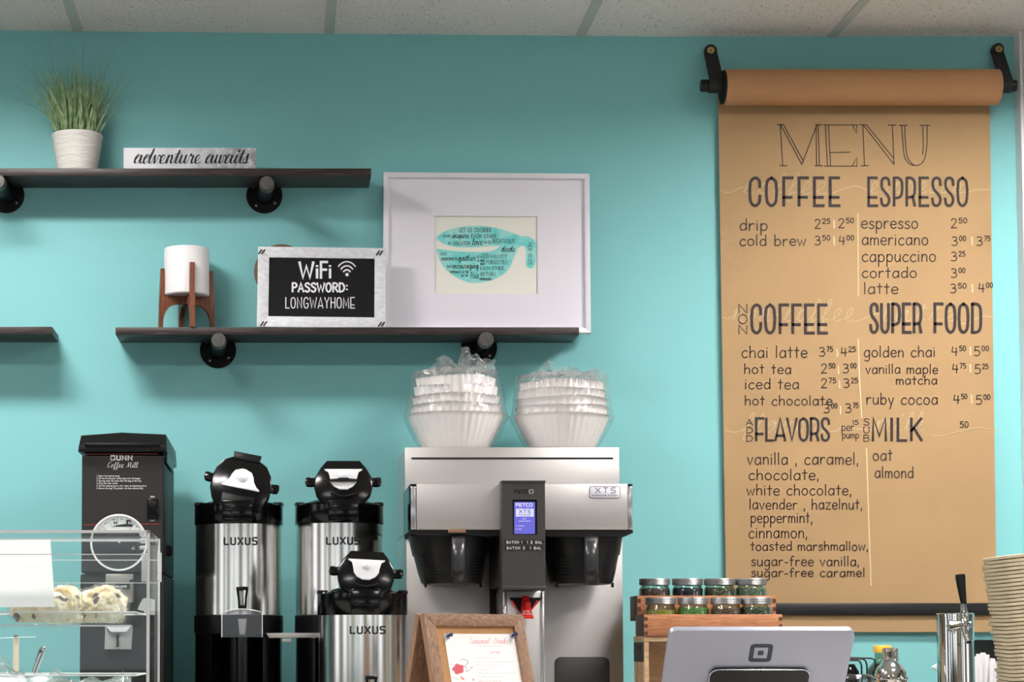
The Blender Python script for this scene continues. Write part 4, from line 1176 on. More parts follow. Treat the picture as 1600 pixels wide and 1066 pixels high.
# chute plates
m = MB()
m.box(X(166, dg, 920), X(209, dg, 920), -dg - .02, -dg + .0115, Z(942, dg), Z(897.5, dg), .002)
ch_ = m.build('chute', M['dull_steel'], t)
MB().box(X(169, dg, 920), X(204, dg, 920), -dg - .0225, -dg - .0203, Z(920.5, dg), Z(913, dg)).build('lever_plate', M['tape'], ch_, smooth=False)
m = MB()
write(m, 'CLEANING LEVER', 171, 198, 918.2, 2.8, .7, on_wall_plane(dg + .0230), PRINT, 1.6, seg=2)
m.build('lettering', M['white_ink'], ch_, smooth=False)
a, b = W(203, 908, dg + .022), W(214, 905, dg + .03)
MB().tube([a, b], .0022, 10).build('lever', M['black_satin'], ch_)
m = MB()
m.prism([(X(165, dg), Z(1015, dg)), (X(206, dg), Z(1015, dg)), (X(208, dg), Z(978, dg)), (X(166, dg), Z(978, dg))], -dg - .012, -dg + .0115, .002)
cp = m.build('bag_clamp', M['grey_plastic'], t)
m = MB()
m.prism([(X(166, dg), Z(977, dg)), (X(208, dg), Z(977, dg)), (X(199, dg), Z(987.5, dg)), (X(176, dg), Z(988, dg))], -dg - .026, -dg - .0125)
m.build('clamp_lip', M['white_plastic'], cp)
MB().box(X(183.5, dg), X(187.5, dg), -dg - .017, -dg - .0125, Z(1011, dg), Z(991, dg), .001).build('clamp_slot', M['black_gloss'], cp)
q = W(259.5, 861, dg - .1)
MB().lathe([(0, gx1 + .014), (.010, gx1 + .012), (.012, gx1 + .004), (.012, gx1 + .0005), (0, gx1 + .0005)], (0, -dg + .1, q.z), 24, 'x').build('side_knob', M['black_matte'], t)

# ================================================================== COFFEE DISPENSERS
def dispenser(cx_px, d, half_px, y_rim, y_steel0, y_steel1, y_base, label, lid, text, faucet):
    k = (D - d) / F
    c = W(cx_px, (y_steel0 + y_steel1) / 2, d)
    cx, cy = c.x, -d
    r = half_px * k
    zz = lambda y: Z(y, d)
    t = thing('coffee_dispenser', label, 'coffee dispenser', (cx, cy, ZB), 'steel coffee dispensers')
    zs1, zs0 = zz(y_steel0), zz(y_steel1)
    MB().lathe([(0, zs0), (r - .0015, zs0), (r - .0015, zs1), (0, zs1)], (cx, cy, 0), 72).build('steel_body', M['steel'], t)
    zb = zz(y_base)
    MB().lathe([(0, zb), (r + .0005, zb), (r + .0015, zb + .003), (r + .0015, zs0 - .002), (r, zs0 - .0003), (0, zs0 - .0003)], (cx, cy, 0), 72).build('base_ring', M['black_satin'], t)
    zr = zz(y_rim)
    m = MB()
    m.lathe([(0, zs1 + .0003), (r, zs1 + .0003), (r + .0012, zs1 + .002), (r + .0008, zr - .004), (r - .003, zr), (r - .013, zr), (r - .017, zr - .006), (r - .03, zr + .006), (r - .045, zr + .010), (0, zr + .010)], (cx, cy, 0), 72)
    co = m.build('top_collar', M['black_gloss'], t)
    for a in (-172, -8):
        m = MB(Matrix.Translation((cx, cy, 0)) @ Matrix.Rotation(R(a), 4, 'Z'))
        m.box(r - .018, r + .0016, -.016, .016, zr - .004, zr + .004, .002)
        m.build('collar_lug', M['black_satin'], co)
    # stand: open-fronted black shroud down to the counter
    m = MB()
    for a0, a1 in ((-205, -125), (-55, 25)):
        m.lathe([(r - .004, ZB), (r - .001, ZB), (r - .001, zb - .0004), (r - .004, zb - .0004), (r - .004, ZB)], (cx, cy, 0), 20, 'z', R(a0), R(a1))
    m.lathe([(r - .010, ZB), (r - .008, ZB), (r - .008, zb - .0004), (r - .010, zb - .0004), (r - .010, ZB)], (cx, cy, 0), 30, 'z', R(25), R(155))
    m.lathe([(0, ZB), (r - .001, ZB), (r - .001, ZB + .01), (0, ZB + .01)], (cx, cy, 0), 60)
    m.build('stand', M['black_gloss'], t)
    # maker's lettering
    m = MB()
    write(m, text[0], text[1], text[2], text[3], text[4], 2.6, on_cyl(cx, cy, r - .0009), SQ, 2.4)
    m.build('lettering', M['black_ink'], t, smooth=False)
    # open lid standing on the hinge at the front of the collar
    lx_, ly_, roll, flip, ls = lid
    ld = d + r * .80
    lc = W(lx_, ly_, ld)
    kk = (D - ld) / F * ls
    Ml = Matrix.Translation(lc) @ Matrix.Rotation(-R(12), 4, 'X') @ Matrix.Rotation(roll, 4, 'Y')
    P = lambda L: [(x * kk, z * kk) for x, z in L]
    if flip:
        out = [(-21, 42), (21, 42), (34, 35), (44, 20), (48, 2), (47, -14), (42, -28), (34, -40), (-34, -40), (-42, -28), (-47, -14), (-48, 2), (-44, 20), (-34, 35)]
    else:
        out = [(-26, 37), (26, 37), (36, 25), (45, 9), (46, -6), (42, -20), (33, -30), (24, -36), (-24, -36), (-33, -30), (-42, -20), (-46, -6), (-45, 9), (-36, 25)]
    m = MB(Ml)
    m.prism(P(out), -.006, .012, .004)
    m.prism(P([(x * .88, z * .88) for x, z in out]), .012, .03)
    lo = m.build('lid', M['black_gloss'], t)
    for sx in (-1, 1):
        m = MB(Ml)
        m.prism(P([(sx * 42, 9), (sx * 53, 8), (sx * 53, 10), (sx * 59, 9), (sx * 60, 2), (sx * 58, -3), (sx * 52, -4), (sx * 43, -3)]), -.004, .010, .001)
        m.build('lid_latch', M['black_gloss'], lo)
    if flip:
        m = MB(Ml)
        m.prism(P([(-22, 50), (22, 50), (20, 38), (-20, 38)]), -.009, .008, .002)
        m.build('lid_tab', M['black_satin'], lo)
        pl = [(-30, -6), (-24, -3), (-19, 4), (-17.5, 12), (-13, 19.5), (-6, 22), (-3, 23.5), (3, 23.5), (6, 22), (13, 19.5), (17.5, 12), (19, 4), (24, -3), (30, -6), (30, -8.5), (-30, -8.5)]
        ky = 9
    else:
        pl = [(-30, 22), (30, 22), (29, 19.5), (23, 17), (21, 10), (20.5, 1), (15, -7), (8, -9.5), (7, -11.5), (-7, -11.5), (-8, -9.5), (-15, -7), (-20.5, 1), (-21, 10), (-23, 17), (-29, 19.5)]
        ky = 12
    m = MB(Ml)
    m.prism(P(pl), -.011, -.0062, .0012)
    wp = m.build('brew_plate', M['white_plastic'], lo)
    m = MB(Ml)
    m.lathe([(0, -.0155), (5 * kk, -.0145), (8 * kk, -.0113)], (0, 0, ky * kk), 24, 'y')
    m.build('plate_nub', M['white_plastic'], wp)
    m = MB(Ml)
    if flip:
        m.prism(P([(-26, -20), (26, -20), (25, -38), (-25, -38)]), -.012, -.0063, .002)
    else:
        arc = [(-20 + 40 * i / 10, -13.5 - 5 * math.sin(math.pi * i / 10)) for i in range(11)]
        m.tube([(x * kk, -.009, (z - 4) * kk) for x, z in arc], .0028, 8)
        if ls > .99:
            m.prism(P([(-21, 4.5), (-8, 4.5), (-8, 6.5), (8, 6.5), (8, 4.5), (21, 4.5), (21, 1), (9, 1), (-9, 1), (-21, 1)]), -.017, -.0115, .0008)
    m.build('plate_bail', M['black_satin'], lo)
    # hinge block
    hz0, hz1 = zz(y_steel0) + .002, (Ml @ Vector((0, 0, -30 * kk))).z
    hx = lc.x - math.sin(roll) * 30 * kk
    fy = cy - r - .004
    m = MB()
    m.box(hx - 24 * kk, hx + 24 * kk, fy, cy - r * .78, hz0, zr + .004, .003)
    m.box(hx - 22 * kk, hx + 22 * kk, fy + .004, cy - r * .74, zr, max(hz1, zr + .006), .003)
    hb = m.build('hinge_block', M['black_gloss'], co)
    m = MB()
    nrib = 4
    for i in range(nrib):
        z_ = hz0 + .006 + (zr - hz0 - .004) * i / nrib
        m.box(hx - 19 * kk, hx + 19 * kk, fy - .0016, fy - .0002, z_, z_ + .0028, .0005)
    m.build('hinge_rib', M['black_gloss'], hb)
    if faucet:
        guard_w, hy0, hy1, gy0, gy1, fxp = faucet
        fx = X(fxp, d + r, 960)
        y_ = cy - r - .002
        k2 = (D - d - r) / F
        zf = lambda y: Z(y, d + r + .03)
        hw = guard_w / 2 * k2 * .99
        m = MB()
        # clear splash guard: open box with a slightly arched top
        top, bot = zf(gy0), zf(gy1)
        arch = [(fx - hw, bot), (fx - hw, top - .006)] + [(fx - hw + 2 * hw * i / 8, top - .006 + .007 * math.sin(math.pi * i / 8)) for i in range(1, 8)] + [(fx + hw, top - .006), (fx + hw, bot)]
        rings = []
        for yy in (y_ - .0005, y_ - .050):
            rings.append([(x, yy, z) for x, z in arch])
        n = len(arch)
        m.add(rings[0] + rings[1], [(i, i + 1, n + i + 1, n + i) for i in range(n - 1)] + [tuple(range(n, 2 * n))])
        m.build('splash_guard', M['guard'], t, smooth=False)
        m = MB()
        m.tube([(x, y_ - .050, z) for x, z in arch], .0011, 6)
        m.build('guard_edge', M['acrylic_edge'], t)
        m = MB()
        m.prism([(fx - .0095, zf(gy0 + 14)), (fx + .0095, zf(gy0 + 14)), (fx + .0068, zf(gy1 - 4)), (fx - .0062, zf(gy1 - 4))], y_ - .030, y_ - .004, .002)
        m.build('spout', M['grey_plastic'], t)
        wt, wb_ = 9.5 * k2, 5.8 * k2
        zt_, zb_ = zf(hy0), zf(hy1)
        m = MB()
        hh = zt_ - zb_
        m.loft([[(fx + sx * w_ - .0, yy, z_) for sx, w_, z_, yy in ((-1, a_, z1, f_), (1, a_, z1, f_), (1, a_, z1, b_), (-1, a_, z1, b_))] for a_, z1, f_, b_ in ((wb_ * 1.1, zb_, y_ - .024, y_ - .012), (wb_ * 1.15, zb_ + hh * .18, y_ - .026, y_ - .014))])
        m.box(fx - wt, fx + wt, y_ - .044, y_ - .030, zt_ - hh * .16, zt_, .0025)
        for sx in (-1, 1):
            m.tube([(fx + sx * wb_ * .85, y_ - .019, zb_ + hh * .12), (fx + sx * wb_ * .95, y_ - .025, zb_ + hh * .45), (fx + sx * wt * .78, y_ - .036, zt_ - hh * .1)], [.0026, .0024, .0026], 10)
        m.build('faucet_handle', M['black_gloss'], t)
    return t, cx, cy, r
d1 = dispenser(373, .33, 68.5, 789, 822, 961.5, 990, 'steel and black coffee dispenser with a tilted lid and clear faucet guard', (377, 757, R(11.5), True, 1.0), ('LUXUS', 350, 402, 851, 10.5), (63, 917, 952, 953, 996, 379))
d2 = dispenser(530, .33, 68.5, 789, 821, 961.5, 991, 'steel and black coffee dispenser standing behind the lowest dispenser', (536.5, 756, 0, False, 1.0), ('LUXUS', 510, 562, 850.5, 10.5), None)
d3 = dispenser(566.5, .62, 69.5, 926, 962, 1100, 1128, 'steel and black coffee dispenser with the lowest lid, nearest the brewing machine', (572, 897, R(3), False, .97), ('LUXUS', 547, 602, 990, 10.5), (63, 1056, 1092, 1094, 1136, 579))
# pale bar between the two rear stands
db = .33 + d1[3] + .012
zz0, zz1 = Z(998, db), Z(989.5, db)
t = thing('metal_bar', 'thin pale metal bar between the two rear coffee dispensers', 'bar', (X(455, db), -db, zz0))
MB().prism([(X(416, db), zz1), (X(500, db), zz1 + .0005), (X(500, db), zz0 + .002), (X(421, db), zz0 + .001)], -db, -db + .010, .001).build('bar', M['panel_steel'], t)
MB().box(X(441, db), X(455, db), -db + .001, -db + .008, zz0 - .008, zz0 + .0004, .001).build('bar_tab', M['grey_plastic'], t)
for a in ((X(424, db), d1), (X(490, db), d2)):
    MB().box(a[0] - .004, a[0] + .004, -db + .010, a[1][2] - a[1][3] * .72, zz0 + .001, zz1 - .001).build('bar_arm', M['panel_steel'], t)

# ================================================================== COFFEE BREWER
dT, dH, dC, dL = .335, .58, .625, .37
t = thing('coffee_brewer', 'large twin steel coffee brewer with a blue screen', 'coffee brewer', (X(800, dT), -.25, ZB))
m = MB()
tx0, tx1 = X(632.5, dT, 720), X(968, dT, 720)
ztop = Z(699, dT)
m.box(tx0, tx1, -dT, -.05, Z(833, dT), ztop, .002)
m.build('top_cabinet', M['panel_steel'], t)
MB().box(X(643, dT, 715), X(958, dT, 715), -dT - .0008, -dT + .0, Z(718, dT), Z(715, dT)).build('vent_slot', M['recess_shade'], t, smooth=False)
m = MB()
bx0, bx1 = X(635, dL, 900), X(973, dL, 900)
m.box(bx0, X(765, dL, 900), -dL, -.05, ZB + .06, Z(834, dL), .0015)
m.box(X(779, dL, 900), bx1, -dL, -.05, ZB + .06, Z(834, dL), .0015)
m.box(X(765, dL, 900), X(779, dL, 900), -dL + .05, -.05, ZB + .06, Z(834, dL))
m.build('back_panel', M['panel_steel'], t)
MB().box(X(765.5, dL, 900), X(778.5, dL, 900), -dL + .03, -dL + .049, ZB + .06, Z(834, dL)).build('black_gap_strip', M['black_satin'], t, smooth=False)  # black strip set into the gap of the panel
m = MB()
m.box(bx0, bx1, -.62, -.05, ZB, ZB + .059, .004)
m.build('drip_base', M['panel_steel'], t)
hx0, hx1 = X(651, dH, 790), X(981, dH, 790)
hz0, hz1 = Z(828, dH), Z(756.5, dH)
m = MB()
m.box(hx0, hx1, -dH, -dT - .0003, hz0, hz1, .0015)
hd_ = m.build('brew_head', M['panel_steel'], t)
for nm, a, b in (('left', 641.5, 650.8), ('right', 981.2, 989)):
    xa, xb = X(a, dH, 790), X(b, dH, 790)
    m = MB()
    m.box(xa, xb, -dH + .003, -dT - .0003, hz0, hz1 - .004, .003)
    m.build('end_trim', M['chrome_rim'] if nm == 'right' else M['chrome_rim'], hd_)
    m = MB()
    m.box(xa - .0006, xb + .0003, -dH + .002, -dT - .0003, hz1 - .0038, hz1 + .0004, .001)
    m.build('trim_cap', M['black_satin'], hd_)
xa = X(641.5, dH, 790)
MB().box(xa - .0015, xa + .0055, -dH + .0045, -dT - .0003, hz0, hz1 - .004, .001).build('end_cap', M['black_gloss'], hd_)
m = MB()
m.prism([(X(642, dH), Z(828.3, dH)), (X(989, dH), Z(828.3, dH)), (X(989, dH), Z(833, dH)), (X(975, dH), Z(839, dH)), (X(655, dH), Z(837, dH)), (X(643, dH), Z(834, dH))], -dH + .002, -dT - .0003)
m.build('head_skirt', M['black_matte'], hd_)
# badge
q0, q1 = W(921, 778.5, dH), W(969, 760, dH)
bo = MB().prism(rrect(q0.x, q1.x, q0.z, q1.z, .004), -dH - .0022, -dH - .0002, .0005).build('badge', M['badge'], hd_)
m = MB()
write(m, 'XTS', 930, 962, 770.5, 8.0, 1.3, on_wall_plane(dH + .0026), SQ, 2.6)
write(m, 'EXTRACTOR SYSTEM', 925, 965, 775.4, 2.0, .6, on_wall_plane(dH + .0026), PRINT, 1.8, seg=2)
m.build('badge_lettering', M['badge_ink'], bo, smooth=False)
m = MB()
m.tube([(x, -dH - .0020, z) for x, z in rrect(q0.x + .0006, q1.x - .0006, q0.z + .0006, q1.z - .0006, .0038)], .0007, 6, closed=True)
m.build('badge_edge', M['dull_steel'], bo)
# control column
cx0, cx1 = X(784.5, dC, 830), X(852, dC, 830)
cz0, cz1 = Z(917, dC), Z(752.5, dC)
sx0, sx1, sz0, sz1 = X(801, dC, 810), X(839.5, dC, 810), Z(836, dC), Z(781, dC)
m = MB()
yb_ = -dH + .04
for b in ((cx0, sx0, cz0, cz1), (sx1, cx1, cz0, cz1), (sx0, sx1, cz0, sz0), (sx0, sx1, sz1, cz1)):
    m.box(b[0], b[1], -dC, -dH - .0012, b[2], b[3])
m.box(cx0, cx1, -dH - .0011, -dT - .0004, cz0 + .002, hz0 - .012)
m.box(cx0 - .001, cx1 + .001, -dC - .003, -dH, cz0 - .006, cz0 + .001, .001)
m.box(cx0 - .0006, cx1 + .0012, -dC - .002, -dH - .001, cz1 - .002, cz1 + .002, .0008)
cp = m.build('control_column', M['charcoal'], t, angle=30)
MB().box(sx0 + .0003, sx1 - .0003, -dC + .006, -dC + .012, sz0 + .0003, sz1 - .0003).build('screen_surround', M['black_matte'], cp, smooth=False)
ms = on_wall_plane(dC - .0058)
m = MB()
m.flat([(803.5, 834.5), (836, 834.5), (836, 784.5), (803.5, 784.5)], ms)
so = m.build('screen', M['screen'], cp, smooth=False)
ms = on_wall_plane(dC - .0054)
m = MB()
write(m, 'FETCO', 806, 832, 791.5, 4.6, 1.35, ms, SQ, 1.8)
m.flat([(806, 807.5), (834, 807.5), (834, 795), (806, 795)], ms)
for x0, x1, y in ((816, 822, 811), (811, 829, 814.5), (806.5, 808, 822), (810, 819, 822), (806.5, 808, 827), (810, 815, 827)):
    m.ribbon([(x0, y), (x1, y)], .8, ms)
m.build('screen_lettering', M['screen_white'], so, smooth=False)
ms = on_wall_plane(dC - .0050)
m = MB()
write(m, 'XTS', 811, 829, 802, 5, 1.0, ms, SQ, 2.4)
m.ribbon([(809, 804.3), (830, 804.3)], .6, ms)
m.ribbon([(811, 806), (829, 806)], .5, ms)
m.build('screen_print', M['screen_dark'], so, smooth=False)
m = MB()
mb_ = on_wall_plane(dC + .0005)
write(m, 'FETC', 804, 826, 771, 5.2, 1.3, mb_, SQ, 2.2)
m.build('brand_lettering', M['black_matte'], cp, smooth=False)
m = MB()
write(m, 'O', 826.5, 833.5, 771, 5.4, 1.7, mb_, SQ)
m.build('ring_lettering', M['chrome_rim'], cp, smooth=False)
for y0, s_, x0, x1 in ((847.5, 'BATCH 1  1/2 GAL', 788.5, 850), (856.5, 'BATCH 2  1 GAL', 789, 848.5)):
    q0, q1 = W(x0, y0 + 3.2, dC), W(x1, y0 - 3.2, dC)
    tp = MB().box(q0.x, q1.x, -dC - .001, -dC - .0001, q0.z, q1.z).build('label_tape', M['tape'], cp, smooth=False)
    m = MB()
    s_ = s_.replace('/', ' ')
    write(m, s_, x0 + 3, x1 - 3, y0 + 1.9, 3.6, .9, on_wall_plane(dC + .0014), PRINT, 2.4, seg=3)
    m.build('tape_lettering', M['white_ink'], tp, smooth=False)
# hot-water column under the controls
dW_ = .53
m = MB()
m.box(X(787, dW_, 960), X(850, dW_, 960), -dW_, -dL - .0003, ZB + .06, cz0 - .0065, .002)
wc = m.build('water_column', M['panel_steel'], t)
for a, b in ((786, 791.5), (845, 851)):
    MB().box(X(a, dW_, 960), X(b, dW_, 960), -dW_ - .004, -dW_ + .012, ZB + .06, cz0 - .007, .0015).build('column_trim', M['chrome_rim'], wc)
m = MB()
m.prism([(X(795.5, dW_), Z(934, dW_)), (X(843.5, dW_), Z(934, dW_)), (X(843, dW_), Z(938, dW_)), (X(824, dW_), Z(960, dW_)), (X(813, dW_), Z(959, dW_)), (X(796.5, dW_), Z(938, dW_))], -dW_ - .006, -dW_ - .0002, .001)
tp = m.build('tap_plate', M['black_matte'], wc)
m = MB()
mt_ = on_wall_plane(dW_ + .0065)
for q in ([(797.5, 938.5), (801, 938.5), (809.5, 953), (806.5, 952)], [(842, 938.5), (838.5, 938.5), (829.5, 954), (832.5, 952.5)]):
    m = MB()
    m.flat(q, mt_)
    m.build('tap_print', M['red_plastic'], tp, smooth=False)
m = MB()
for a in ((.018, 931.5, 815.5, 825.5), (.030, 945, 815, 829), (.040, 957, 814, 831), (.046, 966.5, 815, 833.5)):
    pass
rg = []
for dd, y, xa_, xb_ in ((.010, 931.5, 816.5, 826), (.018, 940, 815.5, 828), (.030, 951, 814.5, 830), (.038, 961, 814, 832), (.041, 963.5, 819.5, 833.5), (.041, 967, 820, 834)):
    p, q = W(xa_, y, dW_ + dd), W(xb_, y, dW_ + dd)
    rg.append([(p.x, p.y, p.z), (q.x, q.y, q.z), (q.x, q.y + .005, q.z), (p.x, p.y + .005, p.z)])
m.loft(rg)
m.box(X(818, dW_), X(826, dW_), -dW_ - .030, -dW_ - .0065, Z(950, dW_), Z(942, dW_))
hdl = m.build('tap_handle', M['red_plastic'], wc)
m = MB()
ml_ = on_wall_plane(dW_ + .0405)
write(m, 'HOT FOR', 817, 827.5, 956.6, 1.9, .6, ml_, PRINT, 1.6, seg=2)
write(m, 'HOT WATER', 816, 830, 960.4, 1.9, .6, ml_, PRINT, 1.6, seg=2)
m.build('tap_lettering', M['white_ink'], hdl, smooth=False)
# dark plate low on the panel
q0, q1 = W(867, 1090, dL), W(952, 1027, dL)
MB().prism(rrect(q0.x, q1.x, q0.z, q1.z, .014), -dL - .004, -dL - .0002, .001).build('lower_plate', M['charcoal'], t)
# brew baskets
for nm, T_, B_, hx_, yb0 in (('l', (641, 766), (659, 757), (706, 728), 912), ('r', (853, 976), (864, 963), (914, 936), 912)):
    dB_ = .56
    rings = []
    for f, y in ((0, 834), (.12, 846), (.35, 866), (.36, 867), (.7, 892), (1, yb0 - 3), (1.03, yb0)):
        g = min(1, f)
        a, b = T_[0] + (B_[0] - T_[0]) * g, T_[1] + (B_[1] - T_[1]) * g
        if f >= .36: a, b = a + 2, b - 2
        if f > 1: a, b = a + 4, b - 4
        xa_, xb_ = X(a, dB_ - .04, y), X(b, dB_ - .04, y)
        cxm, hw = (xa_ + xb_) / 2, (xb_ - xa_) / 2
        yf, ybk = -(dB_ - .015 * g), -dL - .004 - .02 * g
        zz_ = Z(y, dB_ - .02)
        ring = []
        for i in range(40):
            an = 2 * math.pi * i / 40
            ca, sa = math.cos(an), math.sin(an)
            n_ = 3.2
            ring.append((cxm + hw * math.copysign(abs(ca) ** (2 / n_), ca), (yf + ybk) / 2 + (ybk - yf) / 2 * math.copysign(abs(sa) ** (2 / n_), sa), zz_))
        rings.append(ring)
    m = MB()
    m.loft(rings)
    bk = m.build('brew_basket', M['basket'], t)
    # broad curved handle at the front
    rg = []
    for y, dd, w_ in ((837, .575, .5), (842, .605, .5), (850, .622, .5), (868, .632, .49), (890, .630, .49), (905, .618, .5), (914, .596, .52)):
        p, q = W(hx_[0], y, dd), W(hx_[1], y, dd)
        mid, hw = (p.x + q.x) / 2, (q.x - p.x) / 2
        rg.append([(mid + hw * math.cos(a), -dd + .011 * (1 - math.sin(a)) * .9, p.z) for a in [2 * math.pi * i / 16 for i in range(16)]])
    m = MB()
    m.loft(rg)
    m.box(X(hx_[0] + 3, .58), X(hx_[1] - 3, .58), -.600, -.545, Z(913, .58), Z(905, .58), .002)
    m.box(X(hx_[0] + 3, .58), X(hx_[1] - 3, .58), -.580, -.545, Z(846, .58), Z(838, .58), .002)
    m.build('basket_handle', M['basket_handle'], bk)
    m = MB()
    for i in range(6):
        zz_ = Z(875 + i * 5, dB_)
        xa_ = X(B_[0] + 12, dB_), X(hx_[0] - 8, dB_)
        xb_ = X(hx_[1] + 6, dB_), X(B_[1] - 12, dB_)
        yy = -(dB_ - .012) - .0008
        for s0, s1 in ((xa_), (xb_)):
            m.box(s0, s1, yy - .001, yy + .004, zz_ - .0008, zz_ + .0008)
    m.build('basket_rib', M['basket'], bk, smooth=False)
    for px in (B_[0] + 6, B_[1] - 6):
        q = W(px, yb0, dB_ - .04)
        MB().box(q.x - .0025, q.x + .0025, q.y - .003, q.y + .003, Z(yb0 + 6, dB_ - .04), Z(yb0 - 1, dB_ - .04)).build('basket_foot', M['black_matte'], bk)
    if nm == 'l':
        q0, q1 = W(700, 833.5, dH), W(728, 827.5, dH)
        MB().box(q0.x, q1.x, -dH - .006, -dH - .0004, q0.z, q1.z, .0015).build('amber_tab', M['sign_wood_h'], bk)

# ================================================================== COFFEE FILTERS IN BAGS
def filters(cx_px, d, base_half, rim_half, top_half, y_base, y_rim, y_top, n, name, bag_label, tuft, seed):
    k = (D - d) / F
    c = W(cx_px, y_base, d)
    zb = ztop + .0022
    hrim = (y_base - y_rim) * k * 1.0
    htop = (y_base - y_top) * k
    r0, r1, r2 = base_half * k, rim_half * k, top_half * k
    rnd = random.Random(seed)
    for i in range(n):
        f = i / (n - 1)
        rr_ = r1 + (r2 - r1) * f
        zt_ = zb + hrim + (htop - hrim) * f
        zo = zb + .0035 * i
        m = MB()
        N = 40 * 6
        ph = rnd.uniform(0, 6)
        vs, fs = [], []
        prof = [(0.0, 0, 0), (r0 * (1 - .02 * i), 0.0, .0)] + [(None, j / 8, .005 + .013 * (j / 8)) for j in range(1, 9)] + [(-1, 1.0, .018)]
        lev = []
        for j, (r_, h_, am) in enumerate(prof):
            for q in range(N):
                a = 2 * math.pi * q / N
                fl = math.cos(40 * a + ph + .5 * math.sin(3 * a + i))
                base_r = rr_ * 1.016 if r_ == -1 else r_ if r_ is not None else r0 * (1 - .02 * i) + (rr_ - r0 * (1 - .02 * i)) * (h_ ** .82)
                rad = base_r * (1 + am * fl * (0.8 + .2 * math.sin(5 * a + ph)))
                zz_ = zo + (zt_ - zo) * h_ + (.0012 * math.sin(3 * a + ph * 2 + i) * h_) + (.0005 * fl * h_)
                vs.append((c.x + rad * math.cos(a), -d + rad * math.sin(a), zz_))
        L = len(prof)
        for j in range(L - 1):
            for q in range(N):
                a_, b_ = j * N + q, j * N + (q + 1) % N
                fs.append((a_, b_, b_ + N, a_ + N))
        m.add(vs, fs)
        o = m.build('coffee_filter', M['filter'], base=(c.x, -d, zo), angle=80)
        o.data.materials[0] = M['filter']
        word = ('lowest', 'second lowest', 'middle', 'second highest', 'top')[i]
        tag(o, '%s white fluted coffee filter stacked %s' % (word, name), 'coffee filter', 'white fluted coffee filters')
    # the bag: thin film loosely following the stack, gathered on top
    m = MB()
    N, L = 96, 34
    vs, fs = [], []
    zt_ = zb + htop
    for j in range(L + 1):
        g = j / L
        if g < .42:
            h = g / .42
            rad = (r0 + .005) + (r1 + .006 - r0) * h ** .78
            z_ = zb - .0012 + hrim * h
        elif g < .68:
            h = (g - .42) / .26
            rad = r1 + .006 + (r2 + .001 - r1) * h
            z_ = zb + hrim + (htop + .008 - hrim) * h
        else:
            h = (g - .68) / .32
            rad = max(.002, (r2 + .007) * (1 - h) ** .8)
            z_ = zb + htop + .008 + .010 * math.sin(math.pi * h * .5)
        for q in range(N):
            a = 2 * math.pi * q / N
            u = Vector((math.cos(a) * 2.2, math.sin(a) * 2.2, g * 7 + seed * 3.1))
            nn = noise.fractal(u, .6, 2.1, 4)
            off = min(.0038, abs(nn) * .007) * min(1, g * 6 + .1)
            rr_ = rad + off
            zz_ = z_ + (abs(noise.fractal(u * 1.7, .6, 2.0, 3)) * .016 if g > .66 else 0)
            vs.append((c.x + rr_ * math.cos(a), -d + rr_ * math.sin(a), max(zz_, zb - .0012)))
    for j in range(L):
        for q in range(N):
            a_, b_ = j * N + q, j * N + (q + 1) % N
            fs.append((a_, b_, b_ + N, a_ + N))
    m.add(vs, fs)
    mt_ = MB()
    # crumpled gathers
    for (px0, py0), (px1, py1), wd_, ln in tuft:
        p, q = W(px0, py0, d), W(px1, py1, d)
        n1 = 10
        vs, fs = [], []
        for i in range(n1 + 1):
            f = i / n1
            pt = p.lerp(q, f)
            for s_ in range(-3, 4):
                w_ = wd_ * 1.25 * k * (.55 + .45 * math.sin(math.pi * min(1, f * .9 + .25)))
                nn = noise.noise_vector(Vector((s_ * 1.3 + px0, f * 7 + seed, ln))) * 1.3
                vs.append((pt.x + s_ / 3 * w_ + nn.x * .006, pt.y + nn.y * .016 + (s_ % 2) * .007, pt.z + nn.z * .008 - abs(s_) * .002))
        for i in range(n1):
            for s_ in range(6):
                a_ = i * 7 + s_
                fs.append((a_, a_ + 1, a_ + 8, a_ + 7))
        mt_.add(vs, fs)
    o = m.build('plastic_bag', M['film'], base=(c.x, -d, zb), angle=50)
    tag(o, bag_label, 'bag', 'clear bags around the coffee filters')
    mt_.build('bag_tuft', M['film_tuft'], o, angle=30)
filters(712.5, .20, 47, 75, 62, 697, 640, 583, 5, 'in the taller crumpled bag', 'crumpled clear plastic bag with the tall tuft, around white filters under the shelf', [((700, 585), (694, 556), 18, 1.0), ((722, 582), (728, 541), 9, 2.0), ((745, 585), (760, 560), 20, 3.0), ((735, 580), (738, 552), 20, 4.0), ((672, 586), (664, 578), 14, 5.0)], 3)
filters(878, .20, 46, 73.5, 66, 697, 642, 590, 5, 'in the flatter bag nearer the menu', 'clear plastic bag with the flatter top, around white filters nearer the menu', [((848, 592), (858, 560), 10, 6.0), ((880, 590), (888, 572), 26, 7.0), ((915, 592), (930, 576), 14, 8.0)], 5)

